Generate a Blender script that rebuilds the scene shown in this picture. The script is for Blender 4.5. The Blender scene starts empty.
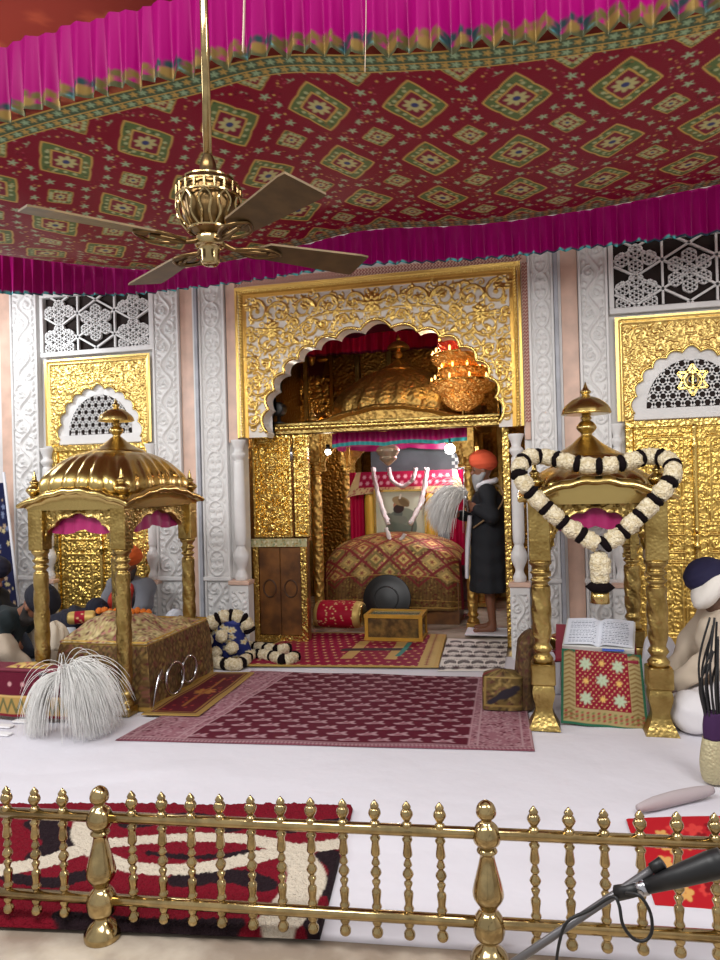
import bpy, math, random
import numpy as np
from mathutils import Vector, Matrix
random.seed(7); rng = np.random.default_rng(7)
PI = math.pi
SC = bpy.context.scene
COL = SC.collection
SC.view_settings.view_transform = 'Standard'; SC.view_settings.look = 'None'
SC.view_settings.gamma = 1.0; SC.view_settings.use_curve_mapping = False
SC.view_settings.exposure = 0.0

# ------------------------------------------------------------------ camera
FPX = 720.0; CAM = np.array([0, 0, 1.55])
def cam_axes(yaw, p, r):
    y, p, r = np.radians([yaw, p, r])
    f = np.array([-np.sin(y)*np.cos(p), np.cos(y)*np.cos(p), np.sin(p)])
    ri = np.array([np.cos(y), np.sin(y), 0]); u = np.cross(ri, f)
    return ri*np.cos(r)-u*np.sin(r), u*np.cos(r)+ri*np.sin(r), f
RI, UP, FW = cam_axes(13.5, 0.3, 1.5)
cd = bpy.data.cameras.new('camera'); co = bpy.data.objects.new('camera', cd); COL.objects.link(co)
cd.sensor_fit = 'VERTICAL'; cd.sensor_height = 36.0; cd.lens = 36.0*FPX/960.0
cd.clip_start = 0.05; cd.clip_end = 60
co.matrix_world = Matrix(((RI[0], UP[0], -FW[0], CAM[0]), (RI[1], UP[1], -FW[1], CAM[1]), (RI[2], UP[2], -FW[2], CAM[2]), (0, 0, 0, 1)))
SC.camera = co
def ray(x, y): return FW+RI*(x-360)/FPX-UP*(y-480)/FPX
def at(x, y, Y):                      # where a sight line meets the upright plane at depth Y
    d = ray(x, y); return CAM+d*(Y-CAM[1])/d[1]
def gr(x, y, z=0.0):                  # where it meets the level plane at height z
    d = ray(x, y); return CAM+d*(z-CAM[2])/d[2]

# ------------------------------------------------------------------ objects
def wloc(o):
    v = np.zeros(3)
    while o is not None: v = v+np.array(o.location); o = o.parent
    return v
def link(o, parent=None):
    COL.objects.link(o)
    if parent is not None: o.parent = parent
    return o
def tag(o, label=None, cat=None, group=None, kind=None):
    if label: o['label'] = label
    if cat: o['category'] = cat
    if group: o['group'] = group
    if kind: o['kind'] = kind
    return o
def empty(name, loc, label=None, cat=None, group=None, rz=0, kind=None):
    o = bpy.data.objects.new(name, None); o.empty_display_size = 0.05
    o.location = [float(a) for a in loc]; o.rotation_euler = (0, 0, rz); COL.objects.link(o)
    return tag(o, label, cat, group, kind)
def obj(name, V, F, mat, parent=None, col=None, smooth=True, local=False, mats=None, mi=None):
    V = np.array(V, dtype=np.float64).reshape(-1, 3)
    me = bpy.data.meshes.new(name)
    o = bpy.data.objects.new(name, me)
    if parent is not None:
        if not local: V = V-wloc(parent)
    else:
        c = np.array([(V[:, 0].min()+V[:, 0].max())/2, (V[:, 1].min()+V[:, 1].max())/2, V[:, 2].min()])
        o.location = c; V = V-c
    if isinstance(F, np.ndarray):
        n = len(F); k = F.shape[1]
        me.vertices.add(len(V)); me.vertices.foreach_set('co', V.astype(np.float32).ravel())
        me.loops.add(n*k); me.loops.foreach_set('vertex_index', F.astype(np.int32).ravel())
        me.polygons.add(n); me.polygons.foreach_set('loop_start', np.arange(0, n*k, k, dtype=np.int32))
        me.polygons.foreach_set('loop_total', np.full(n, k, dtype=np.int32))
        me.update(calc_edges=True); me.validate()
    else:
        me.from_pydata([tuple(v) for v in V], [], [tuple(f) for f in F]); me.update()
    if col is not None:
        a = me.color_attributes.new('Col', 'FLOAT_COLOR', 'POINT')
        a.data.foreach_set('color', np.asarray(col, dtype=np.float32).ravel())
    for m in (mats or [mat]): me.materials.append(m)
    if mi is not None: me.polygons.foreach_set('material_index', np.asarray(mi, dtype=np.int32))
    if smooth is True: me.polygons.foreach_set('use_smooth', np.ones(len(me.polygons), dtype=bool))
    elif smooth: 
        me.polygons.foreach_set('use_smooth', np.ones(len(me.polygons), dtype=bool))
        me.set_sharp_from_angle(angle=math.radians(smooth))
    return link(o, parent)
class MB:                              # gathers shapes into one mesh
    def __init__(s): s.V = []; s.F = []; s.n = 0
    def add(s, V, F):
        V = np.asarray(V, float).reshape(-1, 3)
        s.V.append(V); s.F += [tuple(i+s.n for i in f) for f in (F.tolist() if isinstance(F, np.ndarray) else F)]; s.n += len(V); return s
    def box(s, x0, x1, y0, y1, z0, z1, b=0.0): return s.add(*box(x0, x1, y0, y1, z0, z1, b))
    def out(s, name, mat, parent=None, smooth=35, **k): return obj(name, np.concatenate(s.V), s.F, mat, parent, smooth=smooth, **k)
def box(x0, x1, y0, y1, z0, z1, b=0.0):
    if b <= 0:
        V = [(x, y, z) for x in (x0, x1) for y in (y0, y1) for z in (z0, z1)]
        return np.array(V, float), [(0, 1, 3, 2), (4, 6, 7, 5), (0, 4, 5, 1), (2, 3, 7, 6), (0, 2, 6, 4), (1, 5, 7, 3)]
    V = []; F = []
    # chamfered box: 24 vertices
    c = [(x0, x1), (y0, y1), (z0, z1)]
    idx = {}
    for i in range(2):
        for j in range(2):
            for k in range(2):
                p = [c[0][i], c[1][j], c[2][k]]; sg = [1-2*i, 1-2*j, 1-2*k]
                for a in range(3):
                    q = [p[m]+(0 if m == a else sg[m]*b) for m in range(3)]
                    idx[(i, j, k, a)] = len(V); V.append(q)
    for a in range(3):
        m, n = [q for q in range(3) if q != a]
        for s in range(2):
            f = []
            for (u, v) in ((0, 0), (1, 0), (1, 1), (0, 1)):
                t = [0, 0, 0]; t[a] = s; t[m] = u; t[n] = v; f.append(idx[(*t, a)])
            F.append(tuple(f))
    for a in range(3):                 # edges along a
        m, n = [q for q in range(3) if q != a]
        for u in range(2):
            for v in range(2):
                t0 = [0, 0, 0]; t1 = [0, 0, 0]; t0[m] = t1[m] = u; t0[n] = t1[n] = v; t1[a] = 1
                F.append((idx[(*t0, m)], idx[(*t1, m)], idx[(*t1, n)], idx[(*t0, n)]))
    for i in range(2):
        for j in range(2):
            for k in range(2): F.append((idx[(i, j, k, 0)], idx[(i, j, k, 1)], idx[(i, j, k, 2)]))
    V = np.array(V, float); cen = V.mean(0); G = []
    for f in F:
        P = V[list(f)]; nrm = np.cross(P[1]-P[0], P[2]-P[0])
        G.append(f if nrm@(P.mean(0)-cen) > 0 else f[::-1])
    return V, G
def gridF(nv, nu, cu=False, cv=False):
    I = np.arange(nv*nu).reshape(nv, nu)
    if cu: I = np.concatenate([I, I[:, :1]], 1)
    if cv: I = np.concatenate([I, I[:1]], 0)
    return np.stack([I[:-1, :-1], I[:-1, 1:], I[1:, 1:], I[1:, :-1]], -1).reshape(-1, 4)
def lathe(prof, n=24, c=(0, 0, 0), mod=None):
    """prof: (radius, height) pairs; mod(theta, z, r) may flute it"""
    pr = np.array(prof, float); th = np.arange(n)*2*PI/n
    R = np.repeat(pr[:, :1], n, 1); Z = np.repeat(pr[:, 1:], n, 1); T = np.repeat(th[None], len(pr), 0)
    if mod is not None: R = mod(T, Z, R)
    V = np.stack([c[0]+R*np.cos(T), c[1]+R*np.sin(T), c[2]+Z], -1).reshape(-1, 3)
    F = [tuple(f) for f in gridF(len(pr), n, cu=True).tolist()]
    F.append(tuple(range(n))[::-1]); k = (len(pr)-1)*n; F.append(tuple(range(k, k+n)))
    return V, F
def dense(prof, m=6):
    """smooths a turned profile with a Catmull-Rom pass"""
    p = np.array(prof, float); out = []
    for i in range(len(p)-1):
        p0, p1, p2, p3 = p[max(i-1, 0)], p[i], p[i+1], p[min(i+2, len(p)-1)]
        for t in np.arange(m)/m:
            q = 0.5*(2*p1+(p2-p0)*t+(2*p0-5*p1+4*p2-p3)*t*t+(3*p1-p0-3*p2+p3)*t**3)
            out.append((max(q[0], 0.0005), q[1]))
    out.append(tuple(p[-1])); return out
def smooth_path(P, m=8, closed=False):
    P = [np.array(p, float) for p in P]; n = len(P); out = []
    rngi = range(n) if closed else range(n-1)
    for i in rngi:
        g = (lambda k: P[k % n]) if closed else (lambda k: P[min(max(k, 0), n-1)])
        p0, p1, p2, p3 = g(i-1), g(i), g(i+1), g(i+2)
        for t in np.arange(m)/m:
            out.append(0.5*(2*p1+(p2-p0)*t+(2*p0-5*p1+4*p2-p3)*t*t+(3*p1-p0-3*p2+p3)*t**3))
    if not closed: out.append(P[-1])
    return np.array(out)
def tube(P, r, n=8, closed=False, flat=1.0):
    P = np.asarray(P, float); m = len(P)
    r = np.full(m, r) if np.isscalar(r) else np.interp(np.linspace(0, 1, m), np.linspace(0, 1, len(r)), r)
    T = np.gradient(P, axis=0)
    if closed: T = np.roll(P, -1, 0)-np.roll(P, 1, 0)
    T /= np.linalg.norm(T, axis=1, keepdims=True)+1e-12
    a = np.array([0, 0, 1.0]) if abs(T[0][2]) < 0.9 else np.array([0, 1.0, 0])
    N = []; nn = a-T[0]*(a@T[0]); nn /= np.linalg.norm(nn)
    for i in range(m):
        nn = nn-T[i]*(nn@T[i]); nn /= np.linalg.norm(nn)+1e-12; N.append(nn)
    N = np.array(N); B = np.cross(T, N); th = np.arange(n)*2*PI/n
    V = P[:, None]+r[:, None, None]*(N[:, None]*np.cos(th)[None, :, None]+flat*B[:, None]*np.sin(th)[None, :, None])
    F = [tuple(f) for f in gridF(m, n, cu=True, cv=closed).tolist()]
    if not closed: F.append(tuple(range(n))[::-1]); F.append(tuple(range((m-1)*n, m*n)))
    return V.reshape(-1, 3), F
def ball(c, r, n=12, m=8, sq=(1, 1, 1)):
    pr = [(max(math.sin(PI*i/m), 1e-3)*r, -math.cos(PI*i/m)*r) for i in range(m+1)]
    V, F = lathe(pr, n); return V*np.array(sq)+np.array(c), F
def rotz(V, a, c=(0, 0, 0)):
    c = np.array(c); R = np.array([[math.cos(a), -math.sin(a), 0], [math.sin(a), math.cos(a), 0], [0, 0, 1]])
    return (np.asarray(V)-c)@R.T+c
def copy_tree(o, parent=None):
    c = o.copy(); COL.objects.link(c)
    if parent is not None: c.parent = parent
    for ch in list(o.children): copy_tree(ch, c)
    return c

# ------------------------------------------------------------------ materials
def lin(c): 
    c = np.array(c, float)/255.0
    return np.where(c <= 0.04045, c/12.92, ((c+0.055)/1.055)**2.4)
def rgb(c, a=1.0): return (*lin(c), a)
def mat(name, col, rough=0.5, metal=0.0, bump=0.0, bscale=40.0, var=0.0, vscale=8.0, emit=None, estr=0.0, sheen=0.0, trans=0.0, alpha=1.0, kind='noise', col2=None, coat=0.0, spec=0.5, bdist=0.01):
    m = bpy.data.materials.new(name); m.use_nodes = True; nt = m.node_tree; b = nt.nodes['Principled BSDF']
    b.inputs['Base Color'].default_value = rgb(col); b.inputs['Roughness'].default_value = rough; b.inputs['Metallic'].default_value = metal
    b.inputs['Sheen Weight'].default_value = sheen; b.inputs['Transmission Weight'].default_value = trans; b.inputs['Alpha'].default_value = alpha
    b.inputs['Coat Weight'].default_value = coat; b.inputs['Specular IOR Level'].default_value = spec
    if emit is not None: b.inputs['Emission Color'].default_value = rgb(emit); b.inputs['Emission Strength'].default_value = estr
    tc = nt.nodes.new('ShaderNodeTexCoord')
    if var > 0 or col2 is not None:
        n = nt.nodes.new('ShaderNodeTexNoise'); n.inputs['Scale'].default_value = vscale; n.inputs['Detail'].default_value = 6
        nt.links.new(tc.outputs['Object'], n.inputs['Vector'])
        r = nt.nodes.new('ShaderNodeValToRGB'); r.color_ramp.elements[0].position = 0.38; r.color_ramp.elements[1].position = 0.64
        c2 = col2 if col2 is not None else tuple(max(0, c*(1-var)) for c in col)
        r.color_ramp.elements[0].color = rgb(c2); r.color_ramp.elements[1].color = rgb(col)
        nt.links.new(n.outputs['Fac'], r.inputs['Fac']); nt.links.new(r.outputs['Color'], b.inputs['Base Color'])
    if bump > 0:
        if kind == 'voronoi':
            n = nt.nodes.new('ShaderNodeTexVoronoi'); n.feature = 'SMOOTH_F1'; n.inputs['Scale'].default_value = bscale; o = n.outputs['Distance']
        else:
            n = nt.nodes.new('ShaderNodeTexNoise'); n.inputs['Scale'].default_value = bscale; n.inputs['Detail'].default_value = 3; o = n.outputs['Fac']
        nt.links.new(tc.outputs['Object'], n.inputs['Vector'])
        bp = nt.nodes.new('ShaderNodeBump'); bp.inputs['Strength'].default_value = bump; bp.inputs['Distance'].default_value = bdist
        nt.links.new(o, bp.inputs['Height']); nt.links.new(bp.outputs['Normal'], b.inputs['Normal'])
    return m
def colmat(name, rough=0.7, mrough=0.35, bump=0.0, bscale=300, sheen=0.0, bdist=0.002):
    """woven pattern from the mesh's own colours; the alpha channel marks metal thread or gilding"""
    m = bpy.data.materials.new(name); m.use_nodes = True; nt = m.node_tree; b = nt.nodes['Principled BSDF']
    a = nt.nodes.new('ShaderNodeVertexColor'); a.layer_name = 'Col'
    nt.links.new(a.outputs['Color'], b.inputs['Base Color']); nt.links.new(a.outputs['Alpha'], b.inputs['Metallic'])
    r = nt.nodes.new('ShaderNodeMapRange'); r.inputs['To Min'].default_value = rough; r.inputs['To Max'].default_value = mrough
    nt.links.new(a.outputs['Alpha'], r.inputs['Value']); nt.links.new(r.outputs['Result'], b.inputs['Roughness'])
    b.inputs['Specular IOR Level'].default_value = 0.2
    if bump > 0:
        tc = nt.nodes.new('ShaderNodeTexCoord'); n = nt.nodes.new('ShaderNodeTexNoise'); n.inputs['Scale'].default_value = bscale; n.inputs['Detail'].default_value = 2
        nt.links.new(tc.outputs['Object'], n.inputs['Vector'])
        bp = nt.nodes.new('ShaderNodeBump'); bp.inputs['Strength'].default_value = bump; bp.inputs['Distance'].default_value = bdist
        nt.links.new(n.outputs['Fac'], bp.inputs['Height']); nt.links.new(bp.outputs['Normal'], b.inputs['Normal'])
    return m
M = {}
M['marble'] = mat('white_marble', (228, 226, 224), 0.35, var=0.06, vscale=3)
M['pink'] = mat('pink_marble', (226, 190, 170), 0.35, var=0.1, vscale=5)
M['greymarble'] = mat('grey_marble', (176, 178, 186), 0.35, var=0.12, vscale=6)
M['floor'] = mat('beige_marble', (196, 184, 168), 0.25, col2=(150, 135, 120), vscale=4)
M['gold'] = mat('polished_gold', (226, 194, 112), 0.24, 1.0, bump=0.25, bscale=60, bdist=0.006)
M['goldsm'] = mat('smooth_gold', (226, 186, 104), 0.22, 1.0, var=0.12, vscale=12)
M['goldemb'] = mat('embossed_gold', (222, 188, 106), 0.27, 1.0, bump=0.85, bscale=38, kind='voronoi', bdist=0.012)
M['olgold'] = mat('aged_gold', (186, 160, 98), 0.33, 1.0, bump=0.55, bscale=55, kind='voronoi', bdist=0.006, col2=(150, 124, 70), vscale=9)
M['olgoldsm'] = mat('aged_smooth_gold', (192, 166, 104), 0.26, 1.0, bump=0.12, bscale=40, bdist=0.004)
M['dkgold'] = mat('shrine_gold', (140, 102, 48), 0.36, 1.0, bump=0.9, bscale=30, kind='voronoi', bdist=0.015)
M['brass'] = mat('brass', (190, 166, 118), 0.14, 1.0, var=0.15, vscale=20)
M['bronze'] = mat('fan_bronze', (126, 100, 64), 0.3, 1.0, var=0.2, vscale=30)
M['fanbrass'] = mat('fan_brass', (150, 120, 72), 0.22, 1.0, var=.2, vscale=25)
M['blade'] = mat('fan_blade', (104, 82, 50), 0.45, 0.35, var=0.15, vscale=14)
M['throne'] = mat('throne_gold', (204, 166, 94), 0.5, 1.0, bump=0.8, bscale=24, kind='voronoi', bdist=0.02)
M['wood'] = mat('dark_wood', (120, 76, 34), 0.4, col2=(78, 46, 20), vscale=6)
M['cloth'] = mat('white_sheet', (212, 209, 217), 0.85, bump=0.35, bscale=5, bdist=0.03)
M['pat'] = colmat('patterned_cloth', 0.75, 0.42, bump=0.25, bscale=220)
M['satin'] = colmat('satin_cloth', 0.42, 0.4, sheen=0.3)
M['zari'] = colmat('zari_cloth', 0.6, 0.4, bump=0.3, bscale=180, sheen=0.2)
M['relief'] = colmat('gilded_relief', 0.4, 0.33)
M['shag'] = colmat('shag_pile', 0.95, 0.9, bump=0.9, bscale=120, bdist=0.012)
M['steel'] = mat('steel', (190, 190, 196), 0.2, 1.0)
M['black'] = mat('black_plastic', (20, 20, 22), 0.45)
M['blackmetal'] = mat('black_lacquer', (16, 15, 17), 0.4, 0.1)
M['hair'] = mat('white_yak_hair', (232, 230, 226), 0.6, sheen=0.3)
M['flower'] = mat('white_flowers', (226, 214, 186), 0.8, bump=1.0, bscale=90, kind='voronoi', bdist=0.01, col2=(196, 178, 140), vscale=50)
M['dark'] = mat('dark_ribbon', (20, 12, 14), 0.9, bump=0.5, bscale=120, spec=0.1)
M['hole'] = mat('dark_room', (38, 26, 22), 0.9)
M['glass'] = mat('clear_glass', (240, 245, 245), 0.03, trans=1.0)
M['bulb'] = mat('lit_bulb', (255, 255, 255), 0.4, emit=(255, 250, 245), estr=30)
M['skin'] = mat('skin', (150, 98, 70), 0.55)
M['skindk'] = mat('skin_tanned', (122, 78, 56), 0.55)
M['eye'] = mat('eye', (40, 28, 24), 0.3)

# ------------------------------------------------------------------ pattern canvas
class Canvas:
    def __init__(s, w, h, res, base=(128, 128, 128), metal=0.0):
        s.w, s.h, s.res = w, h, res
        s.nu = int(round(w/res))+1; s.nv = int(round(h/res))+1
        s.u = np.linspace(0, w, s.nu); s.v = np.linspace(0, h, s.nv)
        s.H = np.zeros((s.nv, s.nu)); s.C = np.zeros((s.nv, s.nu, 4)); s.C[:] = (*lin(base), metal)
    def win(s, x0, x1, y0, y1):
        i0 = max(int(x0/s.w*(s.nu-1)), 0); i1 = min(int(x1/s.w*(s.nu-1))+2, s.nu)
        j0 = max(int(y0/s.h*(s.nv-1)), 0); j1 = min(int(y1/s.h*(s.nv-1))+2, s.nv)
        return slice(j0, j1), slice(i0, i1)
    def put(s, W, m, h, col, metal, dome=None):
        if col is not None:
            a = np.clip(m, 0, 1)[..., None]; t = np.array((*lin(col), metal)); s.C[W] = s.C[W]*(1-a)+t*a
        if h: s.H[W] = np.maximum(s.H[W], h*(np.clip(dome, 0, 1) if dome is not None else np.clip(m, 0, 1)))
    def ell(s, x, y, a, b, ang=0.0, h=0, col=None, metal=0.0):
        R = max(a, b)+s.res*1.5
        if x+R < 0 or y+R < 0 or x-R > s.w or y-R > s.h: return
        W = s.win(x-R, x+R, y-R, y+R); U, Vv = np.meshgrid(s.u[W[1]]-x, s.v[W[0]]-y)
        c, n = math.cos(ang), math.sin(ang); p = (U*c+Vv*n)/a; q = (-U*n+Vv*c)/b
        d = np.sqrt(p*p+q*q); m = (1-d)*min(a, b)/s.res+0.5
        s.put(W, m, h, col, metal, np.sqrt(np.clip(1-d*d, 0, 1)))
    def line(s, P, r, h=0, col=None, metal=0.0):
        P = np.asarray(P, float); n = len(P)
        rr = np.full(n, r) if np.isscalar(r) else np.interp(np.linspace(0, 1, n), np.linspace(0, 1, len(r)), r)
        for i in range(n-1):
            (x0, y0), (x1, y1) = P[i], P[i+1]; R = max(rr[i], rr[i+1]); E = R+s.res*1.5
            if max(x0, x1)+E < 0 or min(x0, x1)-E > s.w or max(y0, y1)+E < 0 or min(y0, y1)-E > s.h: continue
            W = s.win(min(x0, x1)-E, max(x0, x1)+E, min(y0, y1)-E, max(y0, y1)+E)
            U, Vv = np.meshgrid(s.u[W[1]], s.v[W[0]]); dx, dy = x1-x0, y1-y0; L = dx*dx+dy*dy+1e-12
            t = np.clip(((U-x0)*dx+(Vv-y0)*dy)/L, 0, 1); d = np.hypot(U-x0-t*dx, Vv-y0-t*dy); rad = rr[i]+(rr[i+1]-rr[i])*t
            s.put(W, (rad-d)/s.res+0.5, h, col, metal, np.sqrt(np.clip(1-(d/rad)**2, 0, 1)))
    def rect(s, x0, x1, y0, y1, h=0, col=None, metal=0.0, set_h=False):
        W = s.win(x0, x1, y0, y1); U, Vv = np.meshgrid(s.u[W[1]], s.v[W[0]])
        m = ((U >= x0-1e-6) & (U <= x1+1e-6) & (Vv >= y0-1e-6) & (Vv <= y1+1e-6))*1.0
        if set_h: s.H[W] = np.where(m > 0, h, s.H[W]); h = 0
        s.put(W, m, h, col, metal)
    def frame(s, x0, x1, y0, y1, t, **k):
        s.rect(x0, x1, y0, y0+t, **k); s.rect(x0, x1, y1-t, y1, **k); s.rect(x0, x0+t, y0, y1, **k); s.rect(x1-t, x1, y0, y1, **k)
    def diamond(s, x, y, a, b, h=0, col=None, metal=0.0, lobes=0.0):
        R = max(a, b)*1.2; W = s.win(x-R, x+R, y-R, y+R); U, Vv = np.meshgrid(s.u[W[1]]-x, s.v[W[0]]-y)
        d = np.abs(U)/a+np.abs(Vv)/b
        if lobes: d = d-lobes*np.abs(np.sin(4*np.arctan2(Vv/b, U/a)))**0.7
        s.put(W, (1-d)*min(a, b)/s.res+0.5, h, col, metal)
    def star(s, x, y, r, n=6, h=0, col=None, metal=0.0, a0=0.0, w=0.3):
        for k in range(n):
            a = a0+k*2*PI/n; s.ell(x+math.cos(a)*r*0.55, y+math.sin(a)*r*0.55, r*0.48, r*w*0.6, a, h, col, metal)
    def spiral(s, x, y, r, a0, turn, n=1.25, w=0.01, h=0.01, leaf=True, **k):
        T = np.linspace(0, 1, 26); R = r*(1-T*0.86); A = a0+turn*T*n*2*PI
        P = np.stack([x+R*np.cos(A), y+R*np.sin(A)], 1); s.line(P, [w, w*0.6], h, **k)
        s.ell(P[-1][0], P[-1][1], w*1.7, w*1.7, 0, h*1.2, **k)
        if leaf:
            for i in range(2, 19, 3):
                t = A[i]+turn*PI/2; o = t-turn*0.75 if i % 2 else t+turn*0.6
                L = r*0.27*(1-T[i]*0.5)
                s.ell(P[i][0]+math.cos(o)*L*0.9, P[i][1]+math.sin(o)*L*0.9, L, L*0.42, o, h, **k)
    def rosette(s, x, y, r, n=8, h=0.01, **k):
        s.star(x, y, r, n, h, w=0.42, **k); s.ell(x, y, r*0.3, r*0.3, 0, h*1.2, **k)
    def pts(s): 
        U, Vv = np.meshgrid(s.u, s.v); return U, Vv
    def F(s): return gridF(s.nv, s.nu)
    def col(s): return s.C.reshape(-1, 4)
def relief(name, cv, x0, y, z0, m, parent=None, tagd=None, keep=None):
    """a carved panel standing upright in the wall plane, facing the viewer"""
    U, Vv = cv.pts(); V = np.stack([x0+U, y-cv.H, z0+Vv], -1).reshape(-1, 3); F = cv.F()
    if keep is not None:
        k = keep(x0+U, z0+Vv).reshape(-1); F = F[k[F].all(1)]
        used = np.unique(F); mp = -np.ones(len(V), int); mp[used] = np.arange(len(used)); C = cv.col()[used]; V = V[used]; F = mp[F]
    else: C = cv.col()
    return obj(name, V, F, m, parent, col=C)

# ------------------------------------------------------------------ soft bodies from distance fields
def _d(pr, P):
    if pr[0] == 'c':
        _, a, b, r0, r1 = pr; a = np.array(a, float); b = np.array(b, float); ab = b-a
        t = np.clip(((P-a)@ab)/(ab@ab+1e-12), 0, 1); return np.linalg.norm(P-a-t[..., None]*ab, axis=-1)-(r0+(r1-r0)*t)
    _, c, r = pr[:3]; Q = P-np.array(c, float)
    if len(pr) > 3: Q = Q@np.asarray(pr[3])
    r = np.array(r, float); k0 = np.linalg.norm(Q/r, axis=-1); k1 = np.linalg.norm(Q/(r*r), axis=-1)+1e-9
    return k0*(k0-1)/k1
def sdf_mesh(prims, vox=0.012, k=0.03, cuts=(), fold=None):
    lo = np.full(3, 1e9); hi = -lo
    for p in prims:
        if p[0] == 'c':
            for q, r in ((p[1], p[3]), (p[2], p[4])): lo = np.minimum(lo, np.array(q)-r); hi = np.maximum(hi, np.array(q)+r)
        else: R = max(p[2]) if len(p) > 3 else np.array(p[2]); lo = np.minimum(lo, np.array(p[1])-R); hi = np.maximum(hi, np.array(p[1])+R)
    lo -= 3*vox; hi += 3*vox
    ax = [np.arange(lo[i], hi[i]+vox, vox) for i in range(3)]
    P = np.stack(np.meshgrid(*ax, indexing='ij'), -1); D = None
    for p in prims:
        d = _d(p, P); kk = k
        if D is None: D = d
        else:
            h = np.clip(0.5+0.5*(d-D)/kk, 0, 1); D = d*(1-h)+D*h-kk*h*(1-h)
    if fold is not None: D = D+fold(P)
    for (n, o) in cuts: D = np.maximum(D, P@np.array(n, float)-o)
    S = D < 0; nx, ny, nz = D.shape
    acc = np.zeros((nx-1, ny-1, nz-1, 3)); cnt = np.zeros((nx-1, ny-1, nz-1)); crossings = []
    for a in range(3):
        sl0 = [slice(None)]*3; sl1 = [slice(None)]*3; sl0[a] = slice(0, -1); sl1[a] = slice(1, None)
        A, B = D[tuple(sl0)], D[tuple(sl1)]; X = (A < 0) != (B < 0)
        I = np.argwhere(X); t = A[X]/(A[X]-B[X]); pos = I.astype(float); pos[:, a] += t; crossings.append((a, I, A[X] < 0))
        o1, o2 = [q for q in range(3) if q != a]
        for d1 in (0, -1):
            for d2 in (0, -1):
                J = I.copy(); J[:, o1] += d1; J[:, o2] += d2
                ok = ((J >= 0) & (J < np.array(cnt.shape))).all(1); Jk = tuple(J[ok].T)
                np.add.at(acc, Jk, pos[ok]); np.add.at(cnt, Jk, 1)
    ids = -np.ones(cnt.shape, int); mk = cnt > 0; ids[mk] = np.arange(mk.sum()); V = acc[mk]/cnt[mk][:, None]*vox+lo
    F = []
    for a, I, s in crossings:
        o1, o2 = [(1, 2), (2, 0), (0, 1)][a]
        q = []
        for (d1, d2) in ((0, 0), (-1, 0), (-1, -1), (0, -1)):
            J = I.copy(); J[:, o1] += d1; J[:, o2] += d2; J = np.clip(J, 0, np.array(cnt.shape)-1); q.append(ids[tuple(J.T)])
        Q = np.stack(q, 1); Q[~s] = Q[~s][:, ::-1]; F.append(Q)
    F = np.concatenate(F); F = F[(F >= 0).all(1)]
    return V, F
# ================================================================== THE ROOM
W = 6.5; WB = 6.70; CX = -1.37
def struct(name, V, F, m, parent=None, **k):
    o = obj(name, V, F, m, parent, **k); 
    if parent is None: o['kind'] = 'structure'
    return o
struct('floor', *box(-7.2, 3.6, -0.6, 9.9, -0.12, -0.012), M['floor'], smooth=False)
# side walls and ceiling
struct('wall_left', *box(-7.2, -7.0, -0.6, 9.9, -0.12, 4.4), M['marble'], smooth=False)
struct('wall_right', *box(3.4, 3.6, -0.6, 9.9, -0.12, 4.4), M['marble'], smooth=False)
# ceiling: red cloth stretched overhead, printed with small russet flowers
cv = Canvas(10.8, 5.6, 0.03, (150, 56, 44))
for i in range(1500):
    x, y = rng.uniform(0, 10.8), rng.uniform(0, 5.6); cv.star(x, y, rng.uniform(.05, .1), 5, col=[(196, 110, 76), (110, 30, 32), (176, 76, 54)][i % 3], a0=rng.uniform(0, 6), w=.5)
U, Vv = cv.pts()
struct('ceiling', np.stack([-7.2+U, 3.0+Vv*1.0, 4.3+0*U], -1).reshape(-1, 3), cv.F(), M['pat'], col=cv.col())
mw = MB()
mw.box(-7.0, -2.74, W, WB, -0.12, 4.3).box(-0.06, 3.4, W, WB, -0.12, 4.3).box(-2.74, -0.06, W, WB, 3.47, 4.3)
mw.out('wall_back', M['marble'], smooth=False)['kind'] = 'structure'

# ---- foiled arch outline
def foil_arch(cx, zs, hw, rise, n, amp, ogee=0.0, m=14, p=2.25):
    out = []
    N = n*m
    for i in range(N+1):
        t = i/N; a = PI*(1-t)
        ca, sa = math.cos(a), math.sin(a)
        x = hw*np.sign(ca)*abs(ca)**(2/p); z = rise*abs(sa)**(2/p)
        b = amp*abs(math.sin(PI*n*t))**0.8
        k = 1+b/math.hypot(x, z)
        g = ogee*math.exp(-((t-0.5)/0.035)**2)
        out.append((cx+x*k, zs+z*k+g))
    return np.array(out)
ARCH = foil_arch(CX, 2.06, 1.09, 0.90, 15, 0.055, 0.05)
from_arch = ARCH
def in_arch(X, Z):
    xs = X.ravel(); zs = Z.ravel(); ins = np.zeros(len(xs), bool); A = np.concatenate([[(ARCH[0][0], 0)], ARCH, [(ARCH[-1][0], 0)]])
    for (x0, z0), (x1, z1) in zip(A, np.roll(A, -1, 0)):
        if abs(z1-z0) < 1e-9: continue
        c = ((z0 > zs) != (z1 > zs)) & (xs < (x1-x0)*(zs-z0)/(z1-z0)+x0); ins ^= c
    return ins.reshape(X.shape)
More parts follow.
